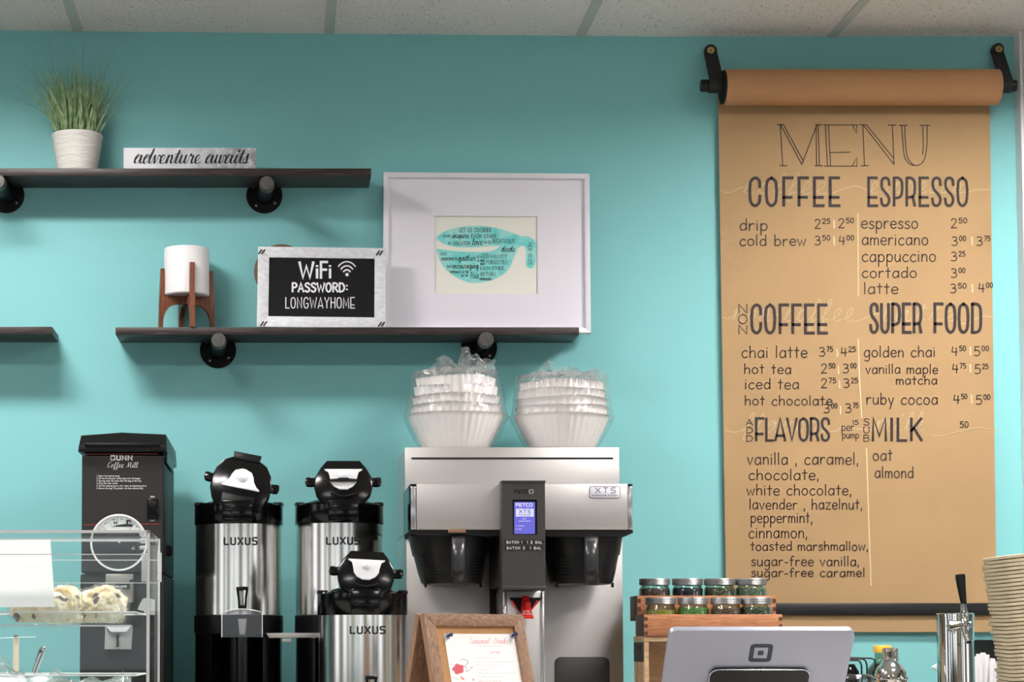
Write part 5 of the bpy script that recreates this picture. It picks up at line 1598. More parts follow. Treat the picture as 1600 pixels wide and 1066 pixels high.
# ================================================================== A-FRAME TABLE SIGN
ZF = 1.1204                                   # top of the front counter
dA = 1.50
kA = (D - dA) / F
yaw, lean = R(31), R(15)
apex = W(742, 962.5, dA)
Hh = (apex.z - ZF) / math.cos(lean)
Mi0 = Matrix.Translation(apex) @ Matrix.Rotation(yaw, 4, 'Z')
t = thing('easel_sign', 'wooden folding table sign with a pinned drinks list in front of the brewer', 'sign', (apex.x, apex.y, ZF))
Mfr = Mi0 @ Matrix.Rotation(-lean, 4, 'X')          # front leaf hangs from the apex, foot towards us
mpf = on_plane(Mfr, -.012)
fl_ = local(Mfr, mpf)
hw = (fl_(818, 968).x - fl_(663, 968).x) / 2
xm = (fl_(818, 968).x + fl_(663, 968).x) / 2
wA = .0215
def leaf(Mx, sgn, name, boardm, parent):
    a, b, z1, z0 = xm - hw, xm + hw, 0, -Hh
    y0, y1 = (-.012, 0.0) if sgn < 0 else (0.0005, .0125)
    for p in ([(a, z1), (b, z1), (b - wA, z1 - wA), (a + wA, z1 - wA)], [(a, z0), (b, z0), (b - wA, z0 + wA), (a + wA, z0 + wA)]):
        m = MB(Mx)
        m.prism(p, y0, y1, .0012)
        m.build(name + '_rail', M['sign_wood_h'], parent)
    for p in ([(a, z0), (a, z1), (a + wA, z1 - wA), (a + wA, z0 + wA)], [(b, z0), (b, z1), (b - wA, z1 - wA), (b - wA, z0 + wA)]):
        m = MB(Mx)
        m.prism(p, y0, y1, .0012)
        m.build(name + '_stile', M['sign_wood'], parent)
    ym = (y0 + y1) / 2
    return MB(Mx).box(a + wA - .003, b - wA + .003, ym + .0, ym + .003, z0 + wA - .003, z1 - wA + .003).build(name + '_board', boardm, parent, smooth=False)
bd = leaf(Mfr, -1, 'front', M['cork'], t)
Mbk = Mi0 @ Matrix.Rotation(lean, 4, 'X')
leaf(Mbk, 1, 'back', M['sign_wood'], t)
yP = -.0066
mpp = on_plane(Mfr, yP)
lp = local(Mfr, mpp)
p0, p1 = lp(693.5, 990.5), lp(805.5, 990.5)
pw = p1.x - p0.x
m = MB(Mfr)
m.box(p0.x, p0.x + pw, yP, yP + .0004, p0.z - pw * 1.42, p0.z)
pp = m.build('pinned_page', M['white_paper'], bd, smooth=False)
mq = on_plane(Mfr, yP - .0003)
CW = lambda x, y: (685 + x / 11.43, 980 + y / 11.43)
m = MB()
m.flat([CW(355 + (84 + 24 * abs(math.sin(2.5 * a))) * math.cos(a), 750 + (76 + 20 * abs(math.sin(2.5 * a))) * math.sin(a)) for a in [2 * math.pi * i / 50 for i in range(50)]], mq)
m.build('rose_print', M['flower'], bd, smooth=False)
def leafp(m_, x, y, l, w_, a):
    q = [CW(x + l * (f - .5) * math.cos(a) - s * w_ * math.sin(math.pi * f) * math.sin(a), y + l * (f - .5) * math.sin(a) + s * w_ * math.sin(math.pi * f) * math.cos(a)) for s, fs in ((1, [0, .25, .5, .75, 1]), (-1, [.75, .5, .25])) for f in fs]
    m_.flat(q, mq)
m = MB()
for x, y, a in ((405, 590, 2.6), (440, 575, .2), (480, 585, .9), (515, 605, .3), (525, 635, 1.2), (510, 660, 1.9), (490, 690, 1.6), (470, 700, .4), (490, 730, 1.4), (515, 790, .8), (550, 770, .8), (500, 780, 1.0)):
    leafp(m, x, y, 38, 6, a)
m.ribbon([CW(*p) for p in ((270, 900), (310, 920), (380, 950))], .35, mq)
m.build('leaf_print', M['leaf_navy'], bd, smooth=False)
m = MB()
for x, y, l, w_, a in ((430, 920, 120, 18, .7), (625, 940, 60, 13, 2.2), (590, 725, 60, 10, 2.9), (228, 665, 45, 6, 2.0)):
    leafp(m, x, y, l, w_, a)
m.build('petal_print', M['leaf_orange'], bd, smooth=False)
m = MB()
def tx(s_, x0, x1, y, h, w_, font=PRINT, sl=0):
    a, b = CW(x0, y), CW(x1, y)
    write(m, s_, a[0], b[0], a[1], h, w_, mq, font, 1.4 if font is PRINT else .2, sl, 4)
tx('Seasonal', 545, 905, 300, 9.5, .5, SCRIPT, .2)
tx('Drinks', 975, 1240, 300, 9.5, .5, SCRIPT, .2)
tx('LATTES', 925, 1095, 470, 2.6, .5)
m.build('pink_lettering', M['pink_ink'], bd, smooth=False)
# the small printed lines are too fine to read in the photo: soft rows of marks
rnd = random.Random(4)
for colr, rows in (('pink_ink', ((670, 1020, 560), (705, 930, 770), (720, 1140, 975))), ('grey_ink', ((720, 1150, 345), (665, 1345, 625), (670, 1120, 690), (705, 1380, 832), (715, 1160, 892)))):
    m = MB()
    for a, b, y in rows:
        x = a
        while x < b:
            l = min(rnd.uniform(28, 95), b - x)
            n_ = max(3, int(l / 7))
            m.ribbon([CW(x + l * i / n_, y - 7 + rnd.uniform(-7, 7)) for i in range(n_ + 1)], .38, mq)
            x += l + 20
    m.build('line_print', M[colr], bd, smooth=False)
for px, py in ((699, 994.5), (800.5, 993.5)):
    q = mq(px, py)
    Mq = Matrix.Translation(q) @ Matrix.Rotation(yaw, 4, 'Z') @ Matrix.Rotation(-lean, 4, 'X')
    m = MB(Mq)
    m.lathe([(0, -.0015), (.0052, -.0012), (.0055, -.0002), (0, 0)], (0, 0, 0), 20, 'y')
    pin = m.build('push_pin', M['pin_clear'], bd)
    m = MB(Mq)
    m.lathe([(0, -.0125), (.0034, -.012), (.0036, -.010), (.0020, -.007), (.0026, -.0018), (0, -.0016)], (0, 0, 0), 16, 'y')
    m.build('pin_head', M['pin'], bd)

# ================================================================== REGISTER TABLET
dK = 1.66
leanK = R(38)
top = W(1190, 985.3, dK)
Mk = Matrix.Translation(top) @ Matrix.Rotation(leanK, 4, 'X')       # plate hangs down and away from its top edge
lk = local(Mk, on_plane(Mk, 0))
a0, a1 = lk(1046, 990).x, lk(1336, 990).x
hK = .215
t = thing('register_stand', 'silver tablet register stand with a square emblem, seen from behind', 'register', (top.x, top.y - .02, ZF))
poly = rrect(a0, a1, -hK, 0, .012, 6)
m = MB(Mk)
m.prism(poly, 0, .010, .0022)
sh = m.build('back_shell', M['tablet'], t)
m = MB(Mk)
m.prism(rrect(a0 + .006, a1 - .006, -hK + .006, -.006, .009), .0102, .0135)
m.build('screen_face', M['black_gloss'], t)
mk_ = on_plane(Mk, -.0004)
m = MB()
cc = lk(1188.5, 1020.5)
def rr_local(x0, x1, z0, z1, r): return [Mk @ Vector((x, -.0004, z)) for x, z in rrect(x0, x1, z0, z1, r)]
s1, s2, s3 = .0188, .0112, .0047
outer, inner = rrect(cc.x - s1, cc.x + s1, cc.z - s1, cc.z + s1, .0066), rrect(cc.x - s2, cc.x + s2, cc.z - s2, cc.z + s2, .0015)
n_ = len(outer)
m.addw([Mk @ Vector((x, -.0004, z)) for x, z in outer + inner], [(i, (i + 1) % n_, n_ + (i + 1) % n_, n_ + i) for i in range(n_)])
m.addw(rr_local(cc.x - s3, cc.x + s3, cc.z - s3, cc.z + s3, .001), [tuple(range(len(rr_local(0, 1, 0, 1, .1))))])
m.build('emblem_print', M['tablet_mark'], sh, smooth=False)
ph = .007
mrd = on_plane(Mk, -ph)
lr = local(Mk, mrd)
b0, b1, bz = lr(1109, 1060).x, lr(1264, 1060).x, lr(1186, 1048).z
m = MB(Mk)
m.prism(rrect(b0, b1, -hK + .01, bz, .013, 6), -ph, -.0003, .003)
rd_ = m.build('card_reader', M['black_gloss'], t)
m = MB(Mk)
ring = rrect(b0 - .0004, b1 + .0004, -hK + .0096, bz + .0004, .0134, 6)
m.tube([(x, -ph + .0015, z) for x, z in ring], .0011, 6, closed=True)
m.build('reader_rim', M['chrome_rim'], rd_)
m = MB(Mk)
m.box((b0 + b1) / 2 - .0012, (b0 + b1) / 2 + .0012, -ph - .0002, -.0002, bz - .004, bz + .0014)
m.build('reader_notch', M['black_matte'], rd_)
foot = Mk @ Vector((0, .004, -hK + .03))
m = MB()
m.box(top.x - .06, top.x + .06, foot.y - .015, foot.y + .05, ZF, foot.z - .002, .006)
m.box(top.x - .09, top.x + .09, foot.y - .05, foot.y + .12, ZF, ZF + .012, .004)
m.build('stand_foot', M['tablet'], t)

# ================================================================== CRATES AND JARS
dJ = .60
c0, c1 = X(1006.5, dJ, 975), X(1222.5, dJ, 975)
zlo, zhi = Z(994, dJ), Z(960.3, dJ)
# upended base crate
zb1 = zlo - .0006
t = thing('wooden_crate', 'pale wooden crate standing on end beneath the jar crates', 'crate', ((c0 + c1) / 2, -.45, ZB))
bx0, bx1 = c0 + .001, c1 - .002
m = MB()
m.box(bx0, bx1, -.595, -.458, zb1 - .012, zb1, .001)
m.box(bx0, bx1, -.595, -.458, ZB, ZB + .012, .001)
m.box(bx0 + .010, bx1 - .010, -.478, -.468, ZB + .0125, zb1 - .0125)
m.build('crate_board', M['pine'], t)
for a_, b_ in ((bx0, bx0 + .0095), (bx1 - .0095, bx1)):
    MB().box(a_, b_, -.594, -.585, ZB + .0125, zb1 - .0125).build('front_edge', M['pine'], t)
m = MB()
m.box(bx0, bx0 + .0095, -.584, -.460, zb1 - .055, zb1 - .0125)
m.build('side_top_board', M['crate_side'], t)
for k in range(2):
    q = -.545 + .028 * k
    MB().lathe([(0, bx0 - .0004), (.006, bx0 - .0004), (.006, bx0 - .0001), (0, bx0 - .0001)], (0, q, zb1 - .024), 16, 'x').build('hand_hole', M['recess_shade'], t)
for k in range(4):
    y_ = -.583 + .031 * k
    MB().box(bx0, bx0 + .0085, y_, y_ + .027, ZB + .0125, zb1 - .0555, .001).build('side_slat', M['pine'], t)
MB().box(bx1 - .0085, bx1, -.584, -.460, ZB + .0125, zb1 - .0125).build('side_panel', M['pine'], t)
def tray(x0, x1, y0, y1, z0, z1, label, name='crate'):
    t = thing('jar_crate', label, 'crate', ((x0 + x1) / 2, (y0 + y1) / 2, z0))
    th = .008
    m = MB(); m.box(x0, x1, y0, y0 + th, z0, z1, .001); fb = m.build('front_board', M['crate_wood'], t)
    m = MB(); m.box(x0, x1, y1 - th, y1, z0, z1, .001); m.build('back_board', M['crate_wood'], t)
    for a, b in ((x0, x0 + th), (x1 - th, x1)):
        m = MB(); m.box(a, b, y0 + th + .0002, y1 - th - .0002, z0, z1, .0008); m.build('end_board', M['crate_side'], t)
    m = MB(); m.box(x0 + th, x1 - th, y0 + th, y1 - th, z0, z0 + .005); m.build('floor_board', M['crate_wood'], t, smooth=False)
    nj = 3
    for xx in (x0, x1 - .0075):
        for k in range(nj):
            za = z0 + (z1 - z0) * (k + .12) / nj
            MB().box(xx, xx + .0075, y0 - .0004, y0 + .001, za, za + (z1 - z0) / nj * .5).build('finger_joint', M['crate_dark'], fb, smooth=False)
    return t
tray(c0, c1, -dJ, -dJ + .105, zlo, zhi, 'front orange wooden crate holding the nearer row of small jars')
d2_ = .487
e0, e1 = X(996, d2_, 945), X(1212.5, d2_, 945)
zlo2, zhi2 = Z(970, d2_), Z(931, d2_)
m = MB().box(e0 + .01, e1 - .01, -.486, -.40, zb1 + .0004, zlo2 - .0004)
m = m.box(e0 + .03, e1 - .03, -.455, -.40, ZB + .0004, zb1 + .0004).build('riser_block', M['pine'], base=((e0 + e1) / 2, -.44, ZB))
tag(m, 'wooden block lifting the rear jar crate, behind the front crate', 'block')
tray(e0, e1, -d2_, -.389, zlo2, zhi2, 'rear orange wooden crate holding the upper row of small jars')
def jar(px, y_top, d, zfloor, fill, lvl, label):
    c = W(px, y_top, d)
    k = (D - d) / F
    rl = 24.2 * k
    zt_ = c.z
    z0 = zfloor + .0003
    h = zt_ - z0
    t = thing('spice_jar', label, 'jar', (c.x, c.y, z0), 'small jars in wooden crates')
    rb = rl * 1.02
    lidb = zt_ - .0148
    sh_ = lidb - .002
    prof = [(0, z0), (rb - .004, z0), (rb, z0 + .004), (rb, sh_ - .014), (rb * .985, sh_ - .008), (rl * .90, sh_ - .002), (rl * .88, lidb + .004), (rl * .85, lidb + .004), (rl * .85, sh_ - .002), (rb * .955, sh_ - .009), (rb - .0025, sh_ - .014), (rb - .0025, z0 + .005), (0, z0 + .004)]
    MB().lathe(prof, (c.x, c.y, 0), 40).build('glass', M['glass'], t)
    zf = sh_ - lvl
    MB().lathe([(0, z0 + .0045), (rb - .0030, z0 + .0055), (rb - .0030, min(zf - .001, sh_ - .015)), (rb * .94 if zf > sh_ - .009 else rb - .0032, zf), (rb * .6, zf + .001), (0, zf + .0015)], (c.x, c.y, 0), 36).build('contents', fill, t)
    m = MB()
    pr = [(0, lidb), (rl * .9, lidb)]
    for i in range(5):
        zz = lidb + .0008 + i * .0022
        pr += [(rl, zz), (rl * .975, zz + .0015)]
    pr += [(rl, zt_ - .003), (rl * .985, zt_ - .0012), (rl * .94, zt_), (rl * .86, zt_ - .0006), (0, zt_ - .0006)]
    m.lathe(pr, (c.x, c.y, 0), 44)
    m.build('lid', M['lid_zinc'], t)
FJ = {n: jar_fill('jar_' + n, a, b) for n, a, b in (('mustard', (190, 160, 40), (214, 190, 70)), ('green', (78, 150, 56), (150, 196, 110)), ('rose', (112, 72, 66), (170, 128, 120)), ('dark', (28, 44, 30), (120, 134, 104)),
    ('brown', (62, 34, 30), (128, 90, 78)), ('navy', (20, 20, 34), (44, 40, 58)), ('olive', (44, 44, 26), (128, 124, 92)), ('sage', (84, 104, 88), (158, 172, 150)))}
for px, f, l, s_ in ((1032, 'mustard', .011, 'mustard yellow filling, first in the front crate'), (1082.5, 'green', .006, 'bright green filling in the front crate'), (1134, 'rose', .008, 'brownish pink filling in the front crate'), (1181, 'dark', .004, 'dark green and white flecks, last in the front crate')):
    jar(px, 934, dJ - .053, zlo + .0052, FJ[f], l, 'small metal lidded jar with ' + s_)
for px, f, l, s_ in ((1022.5, 'brown', .006, 'reddish brown filling, first in the rear crate'), (1074, 'navy', .005, 'nearly black filling in the rear crate'), (1124, 'olive', .004, 'dark olive flecks in the rear crate'), (1173, 'sage', .004, 'pale sage green filling, last in the rear crate')):
    jar(px, 904.5, d2_ - .049, zlo2 + .0052, FJ[f], l, 'small metal lidded jar with ' + s_)

# ================================================================== DRAFT TOWER
dD = .60
k = (D - dD) / F
c = W(1492, 960, dD)
r = 28.0 * k
zt_ = Z(958.5, dD)
t = thing('draft_tower', 'polished steel draft tower with a black tap handle', 'beverage tap', (c.x, c.y, ZB))
MB().lathe([(0, ZB), (r + .02, ZB), (r + .02, ZB + .006), (r + .002, ZB + .009), (r, ZB + .012), (r, zt_ - .009), (0, zt_ - .009)], (c.x, c.y, 0), 64).build('column', M['chrome'], t)
MB().lathe([(0, zt_ - .0088), (r + .0012, zt_ - .0088), (r + .0012, zt_ - .002), (r - .001, zt_), (0, zt_)], (c.x, c.y, 0), 64).build('cap', M['chrome'], t)
fy = c.y - r
P = lambda px, py, dd=0.0: W(px, py, dD + r + dd)
m = MB()
sk = P(1491, 979)
m.tube([(sk.x - .004, fy + .004, sk.z), (sk.x - .004, fy - .006, sk.z)], .012, 20)
m.tube([(sk.x - .004, fy - .006, sk.z), (sk.x + .006, fy - .045, sk.z)], [.008, .007], 16)
m.build('shank', M['chrome'], t)
m = MB()
f0, f1, f2, f3 = P(1506, 953, .05), P(1507.5, 975, .05), P(1509.5, 990, .055), P(1514, 1003, .06)
m.tube([P(1505, 944, .048), f0, P(1506.5, 960, .05), P(1507, 968, .05), f1, P(1508, 983, .052), f2, P(1512, 997, .058), f3], [.0055, .0062, .0095, .0068, .0108, .0094, .0072, .0078, .0078], 18)
q = P(1505, 976, .05)
m.tube([(q.x - .012, q.y, q.z), (q.x + .015, q.y, q.z)], [.0078, .0078], 14)
m.tube([(q.x - .026, q.y + .006, q.z - .002), (q.x - .014, q.y + .002, q.z - .001), (q.x - .004, q.y, q.z)], [.0115, .009, .007], 14)
m.tube([(q.x - .026, q.y + .006, q.z + .010), (q.x - .020, q.y + .004, q.z - .016)], [.006, .006], 10)
m.build('faucet', M['chrome'], t)
m = MB()
m.tube([P(1514, 1003, .0602), P(1514.6, 1005.5, .0608)], .0052, 14)
m.build('spout_tip', M['black_matte'], t)
m = MB()
m.tube([P(1506.5, 945, .048), P(1505, 938, .047), P(1502, 915, .042), P(1500.5, 902, .040), P(1500, 898, .0395)], [.0058, .0068, .0092, .0104, .0096], 20)
m.build('tap_handle', M['black_satin'], t)

# ================================================================== SHAKER, BOTTLE, WIRE RACK, CUP
dS = .62
k = (D - dS) / F
c = W(1391, 1040, dS)
t = thing('cocktail_shaker', 'shiny steel cocktail shaker beside the yellow capped bottle', 'shaker', (c.x, c.y, ZB))
zz = lambda y: Z(y, dS)
MB().lathe([(0, zz(1012.5)), (9.5 * k, zz(1012.5)), (12 * k, zz(1014)), (12.3 * k, zz(1017)), (11.8 * k, zz(1018.5)), (12.4 * k, zz(1021)), (11.8 * k, zz(1023)), (12.5 * k, zz(1026)), (11.9 * k, zz(1028)), (12.6 * k, zz(1033)), (0, zz(1033))], (c.x, c.y, 0), 48).build('cap', M['chrome'], t)
MB().lathe([(0, zz(1033.2)), (12.4 * k, zz(1033.3)), (13.5 * k, zz(1035.5)), (18 * k, zz(1040)), (22 * k, zz(1046)), (24.5 * k, zz(1054)), (25.2 * k, zz(1058.4)), (0, zz(1058.4))], (c.x, c.y, 0), 48).build('strainer', M['chrome'], t)
MB().lathe([(0, zz(1058.6)), (27.8 * k, zz(1058.6)), (27.8 * k, zz(1061)), (26 * k, zz(1062.5)), (25.5 * k, zz(1066)), (22 * k, zz(1150)), (17 * k, ZB + .002), (15 * k, ZB), (0, ZB)], (c.x, c.y, 0), 48).build('tumbler', M['chrome'], t)
dY = .42
k = (D - dY) / F
c = W(1378.5, 1015, dY)
zz = lambda y: Z(y, dY)
t = thing('syrup_bottle', 'clear bottle of dark syrup with a yellow cap', 'bottle', (c.x, c.y, ZB))
MB().lathe([(0, zz(1008.5)), (12.5 * k, zz(1008.5)), (13.5 * k, zz(1010)), (13.5 * k, zz(1020)), (0, zz(1020))], (c.x, c.y, 0), 32).build('cap', M['yellow_cap'], t)
MB().lathe([(0, ZB), (25 * k, ZB), (26 * k, ZB + .004), (26 * k, zz(1062)), (23 * k, zz(1046)), (13 * k, zz(1034)), (11.5 * k, zz(1030)), (11.5 * k, zz(1020.3))], (c.x, c.y, 0), 36).build('glass', M['label_glass'], t)
MB().lathe([(0, ZB + .003), (24.5 * k, ZB + .004), (24.5 * k, zz(1062)), (21.5 * k, zz(1047)), (12 * k, zz(1037)), (0, zz(1037))], (c.x, c.y, 0), 36).build('syrup', M['syrup'], t)
# black wire rack with two dark bottles in it
dW2 = .47
t = thing('wire_rack', 'black wire rack around dark bottles behind the register', 'rack', (X(1335, dW2, 1050), -dW2 + .03, ZB))
Q = lambda px, py, dd: W(px, py, dd)
m = MB()
for dd, sh_ in ((dW2, 0),):
    for path in ([(1300, 1032), (1340, 1032), (1343.5, 1034), (1346, 1040), (1347, 1075)], [(1300, 1028.5), (1348, 1030), (1352.5, 1033), (1354.5, 1040), (1355, 1075)], [(1296, 1027), (1362, 1029), (1366, 1031), (1367.5, 1036), (1368, 1075)]):
        off = {1300: 0, 1296: -.05}[path[0][0]] if path[0] != (1300, 1028.5) else -.025
        pts = [Q(x, y, dd + .03 + off) for x, y in path]
        pts.append(Vector((pts[-1].x, pts[-1].y, ZB)))
        m.tube(pts, .0019, 8)
        m.tube([pts[0], pts[0] + Vector((-.012, 0, 0)), Vector((pts[0].x - .012, pts[0].y, ZB))], .0019, 8)
p = Q(1334, 1100, dW2)
m.tube([(Q(1300, 1032, dW2 + .03).x - .012, -dW2 - .03, ZB + .002), (Q(1347, 1075, dW2 + .03).x, -dW2 - .03, ZB + .002), (Q(1368, 1075, dW2 - .02).x, -dW2 + .02, ZB + .002), (Q(1296, 1028, dW2 - .02).x - .012, -dW2 + .02, ZB + .002)], .0019, 8, closed=True)
m.build('wire_frame', M['wire'], t)
c = W(1326, 1040, dW2 + .004)
k = (D - dW2) / F
mm = MB()
mm.lathe([(0, ZB + .005), (16 * k, ZB + .005), (16 * k, Z(1068, dW2)), (15.5 * k, Z(1050, dW2)), (10.5 * k, Z(1041, dW2)), (9 * k, Z(1038, dW2)), (0, Z(1038, dW2))], (c.x, c.y, 0), 32)
o = mm.build('dark_bottle', M['black_gloss'], base=(c.x, c.y, ZB))
tag(o, 'dark round shouldered bottle inside the black wire rack', 'bottle')
dL2 = .72
c = W(1334, 1060, dL2)
k = (D - dL2) / F
zz = lambda y: Z(y, dL2)
t = thing('plastic_cup', 'clear plastic cup lid beside the register, in front of the wire rack', 'cup', (c.x, c.y, ZB))
MB().lathe([(24 * k, zz(1054.5)), (27 * k, zz(1055)), (29 * k, zz(1058)), (29.5 * k, zz(1066)), (28.5 * k, zz(1072)), (28.5 * k, zz(1074)), (20 * k, ZB + .001), (0, ZB)], (c.x, c.y, 0), 40).build('cup_wall', M['guard'], t)
MB().lathe([(0, zz(1054.5)), (24 * k, zz(1054.4)), (25 * k, zz(1053.6)), (27 * k, zz(1054.6)), (29.6 * k, zz(1058.5)), (30 * k, zz(1061)), (28.9 * k, zz(1060.5)), (26.5 * k, zz(1056)), (24 * k, zz(1055.6))], (c.x, c.y, 0), 40).build('cup_lid', M['guard'], t)

# ================================================================== WRAPPED STRAWS, DARK BOX
dX = .40
c = W(1534, 1090, dX)
k = (D - dX) / F
t = tag(MB().lathe([(0, ZB), (44 * k, ZB), (47 * k, Z(1100, dX)), (45.5 * k, Z(1100, dX)), (42.5 * k, ZB + .004), (0, ZB + .004)], (c.x, c.y, 0), 40).build('straw_holder', M['dull_steel'], base=(c.x, c.y, ZB)), 'steel holder with white paper wrapped straws behind the draft tower', 'holder')
rnd = random.Random(9)
tips = [(1524, 1026), (1529, 1022), (1536, 1020), (1542, 1023), (1545, 1033), (1551, 1029), (1556, 1033), (1562, 1036), (1566, 1042), (1573, 1048), (1531, 1036), (1538, 1040)]
for i, (px, py) in enumerate(tips):
    yo = (i * 5 % 12 - 5.5) * .0052
    dd = dX - yo
    tp = W(px, py, dd)
    bt = Vector((c.x + max(-.035, min(.035, (tp.x - c.x) * .05)) - .008, -dd, ZB + .006))
    ax = (tp - bt).normalized()
    sx = Vector((ax.z, 0, -ax.x)).normalized()
    sy = ax.cross(sx)
    w_ = .0060
    vs, fs = [], []
    for f in (0, .96, 1):
        pt = bt.lerp(tp, f)
        th = .0022 if f < 1 else .0005
        for a in range(10):
            an = 2 * math.pi * a / 10
            vs.append(pt + sx * (w_ * math.cos(an)) + sy * (th * math.sin(an)))
    for j in range(2):
        for a in range(10):
            fs.append((j * 10 + a, j * 10 + (a + 1) % 10, (j + 1) * 10 + (a + 1) % 10, (j + 1) * 10 + a))
    fs += [tuple(range(10))[::-1], tuple(range(20, 30))]
    o = MB().add(vs, fs).build('wrapped_straw', M['straw_paper'], base=bt)
    tag(o, 'white paper wrapped straw bunched between the draft tower and dark box', 'straw', 'bunched wrapped straws')
dG = .47
m = MB()
m.prism([(X(a, dG, b), Z(b, dG)) for a, b in ((1457.5, 1043), (1463, 1039), (1470, 1035), (1512, 1037), (1513, 1100))] + [(X(1513, dG, 1100), ZB + .0003), (X(1468, dG, 1100), ZB + .0003)] + [(X(a, dG, b), Z(b, dG)) for a, b in ((1466, 1066), (1466.5, 1050), (1463, 1047))], -dG, -dG + .012, .001)
tag(m.build('paper_napkin', M['white_paper'], base=(X(1490, dG), -dG, ZB)), 'folded white napkin hidden behind the draft tower, one corner showing', 'napkin')
dQ = .36
q0, q1 = X(1561, dQ, 1000), X(1640, dQ, 1000)
m = MB()
m.box(q0, q1, -dQ, -.12, ZB, Z(1000, dQ), .002)
o = tag(m.build('storage_box', M['black_matte'], base=((q0 + q1) / 2, -.24, ZB)), 'dark box behind the stack of paper trays', 'box')

# ================================================================== STACK OF PULP TRAYS
dN = 1.22
kN = (D - dN) / F
top = W(1570, 872, dN)
rollN = R(-6.0)
axis_ = Vector((-math.sin(R(6.0)), 0, math.cos(R(6.0))))
NT = 48
pitch = .0073
rnd = random.Random(21)
Wd = .215
for i in range(NT):                          # i = 0 is the topmost
    o_ = top - axis_ * (pitch * i)
    if o_.z < ZF + .012: break
    j = Vector((rnd.uniform(-.0009, .0009), rnd.uniform(-.0008, .0008), rnd.uniform(-.00008, .00008)))
    Mt = Matrix.Translation(o_ + j) @ Matrix.Rotation(rollN + R(rnd.uniform(-.03, .03)), 4, 'Y') @ Matrix.Rotation(R(-9 + rnd.uniform(-1.2, 1.2)), 4, 'Z')
    def octo(s, z, ch=.034):
        a, b = s, s - ch
        pts = [(b, -a), (a, -b), (a, b), (b, a), (-b, a), (-a, b), (-a, -b), (-b, -a)]
        return [Vector((p[0] + Wd / 2 - .012, p[1] + Wd / 2 - .02, z + .00012 * math.sin(n * 2.1 + i * 1.7))) for n, p in enumerate(pts)]
    h = Wd / 2
    rings = [octo(h - .0035, -.0026), octo(h, -.0014), octo(h, .0034), octo(h - .003, .0042), octo(h - .010, .0040), octo(h - .012, -.0012), octo(h - .020, -.0030), octo(h - .024, -.0034), octo(h - .022, -.0040), octo(h - .016, -.0028), octo(h - .010, -.0024)]
    m = MB(Mt)
    m.loft(rings, caps=False)
    mcap = rings[6]
    m.add([v for v in octo(h - .024, -.0034)], [tuple(range(8))])
    m.add([v for v in octo(h - .022, -.0040)], [tuple(range(8))[::-1]])
    ob = m.build('paper_tray', M['pulp'], base=o_, angle=50)
    tag(ob, 'topmost beige pulp tray of the tall stack by the frame edge' if i == 0 else 'beige moulded pulp tray inside the tall leaning stack', 'tray', 'stacked pulp trays' if i else None)

# ================================================================== PASTRY CASE
dF_, dBk = 1.95, 1.70
fx0, fx1 = X(-150, dF_, 900), X(229.5, dF_, 900)
ztop_, zbot = Z(829, dF_), ZF
t = thing('pastry_case', 'clear acrylic pastry case with a white hinge', 'display case', ((fx0 + fx1) / 2, -(dF_ + dBk) / 2, ZF))
th = .004
MB().box(fx1, fx1 + th, -dF_, -dBk, zbot + .0005, ztop_ - th - .0005).build('side_panel', M['acrylic'], t, smooth=False)
m = MB()
m.box(fx1 - .0003, fx1 + th + .0003, -dF_ - .0006, -dF_ + .0004, zbot + .001, ztop_)
m.build('side_edge', M['acrylic_edge'], t, smooth=False)
m = MB()
m.box(fx1 + .0006, fx1 + th + .0003, -dBk - .0004, -dBk + .0006, zbot + .001, ztop_)
m.build('side_edge', M['acrylic_edge'], t, smooth=False)
MB().box(fx0, fx1 + th, -dF_, -dBk, ztop_ - th, ztop_).build('top_panel', M['acrylic'], t, smooth=False)
m = MB(); m.box(fx0, fx1 + th, -dF_ - .0006, -dF_ + .0006, ztop_ - th, ztop_ + .0003); m.build('top_edge', M['acrylic_edge'], t, smooth=False)
m = MB(); m.box(fx0, fx1 + th, -dBk - .0006, -dBk + .0006, ztop_ - th, ztop_ + .0003); m.build('top_edge', M['acrylic_edge'], t, smooth=False)
zdo = Z(867, dF_)
MB().box(fx0, fx1 - .0006, -dF_, -dF_ + .003, zbot + .002, zdo).build('front_panel', M['acrylic'], t, smooth=False)
m = MB(); m.box(fx0, fx1 - .0006, -dF_ - .0005, -dF_ + .0035, zdo - .0001, zdo + .0012); m.build('front_edge', M['acrylic_edge'], t, smooth=False)
zd2 = Z(843, dF_)
MB().box(fx0, fx1 - .0006, -dF_ + .0001, -dF_ + .003, zdo + .006, ztop_ - th - .0006).build('upper_flap', M['acrylic'], t, smooth=False)
m = MB(); m.box(fx0, fx1 - .0006, -dF_ - .0004, -dF_ + .0034, zd2 - .0004, zd2 + .0004); m.build('flap_line', M['acrylic_edge'], t, smooth=False)  # thin white line across the flap
MB().box(fx0, fx1 - .0006, -dBk - .003, -dBk, zbot + .002, ztop_ - th - .0006).build('back_door', M['acrylic'], t, smooth=False)
m = MB(); m.box(fx0, fx1 - .0006, -dBk - .0034, -dBk + .0004, Z(876, dBk), Z(875, dBk)); m.build('door_line', M['acrylic_edge'], t, smooth=False)  # thin white lines across the back door
m = MB(); m.box(fx0, fx1 - .0006, -dBk - .0034, -dBk + .0004, Z(911.5, dBk), Z(910.8, dBk)); m.build('door_line', M['acrylic_edge'], t, smooth=False)
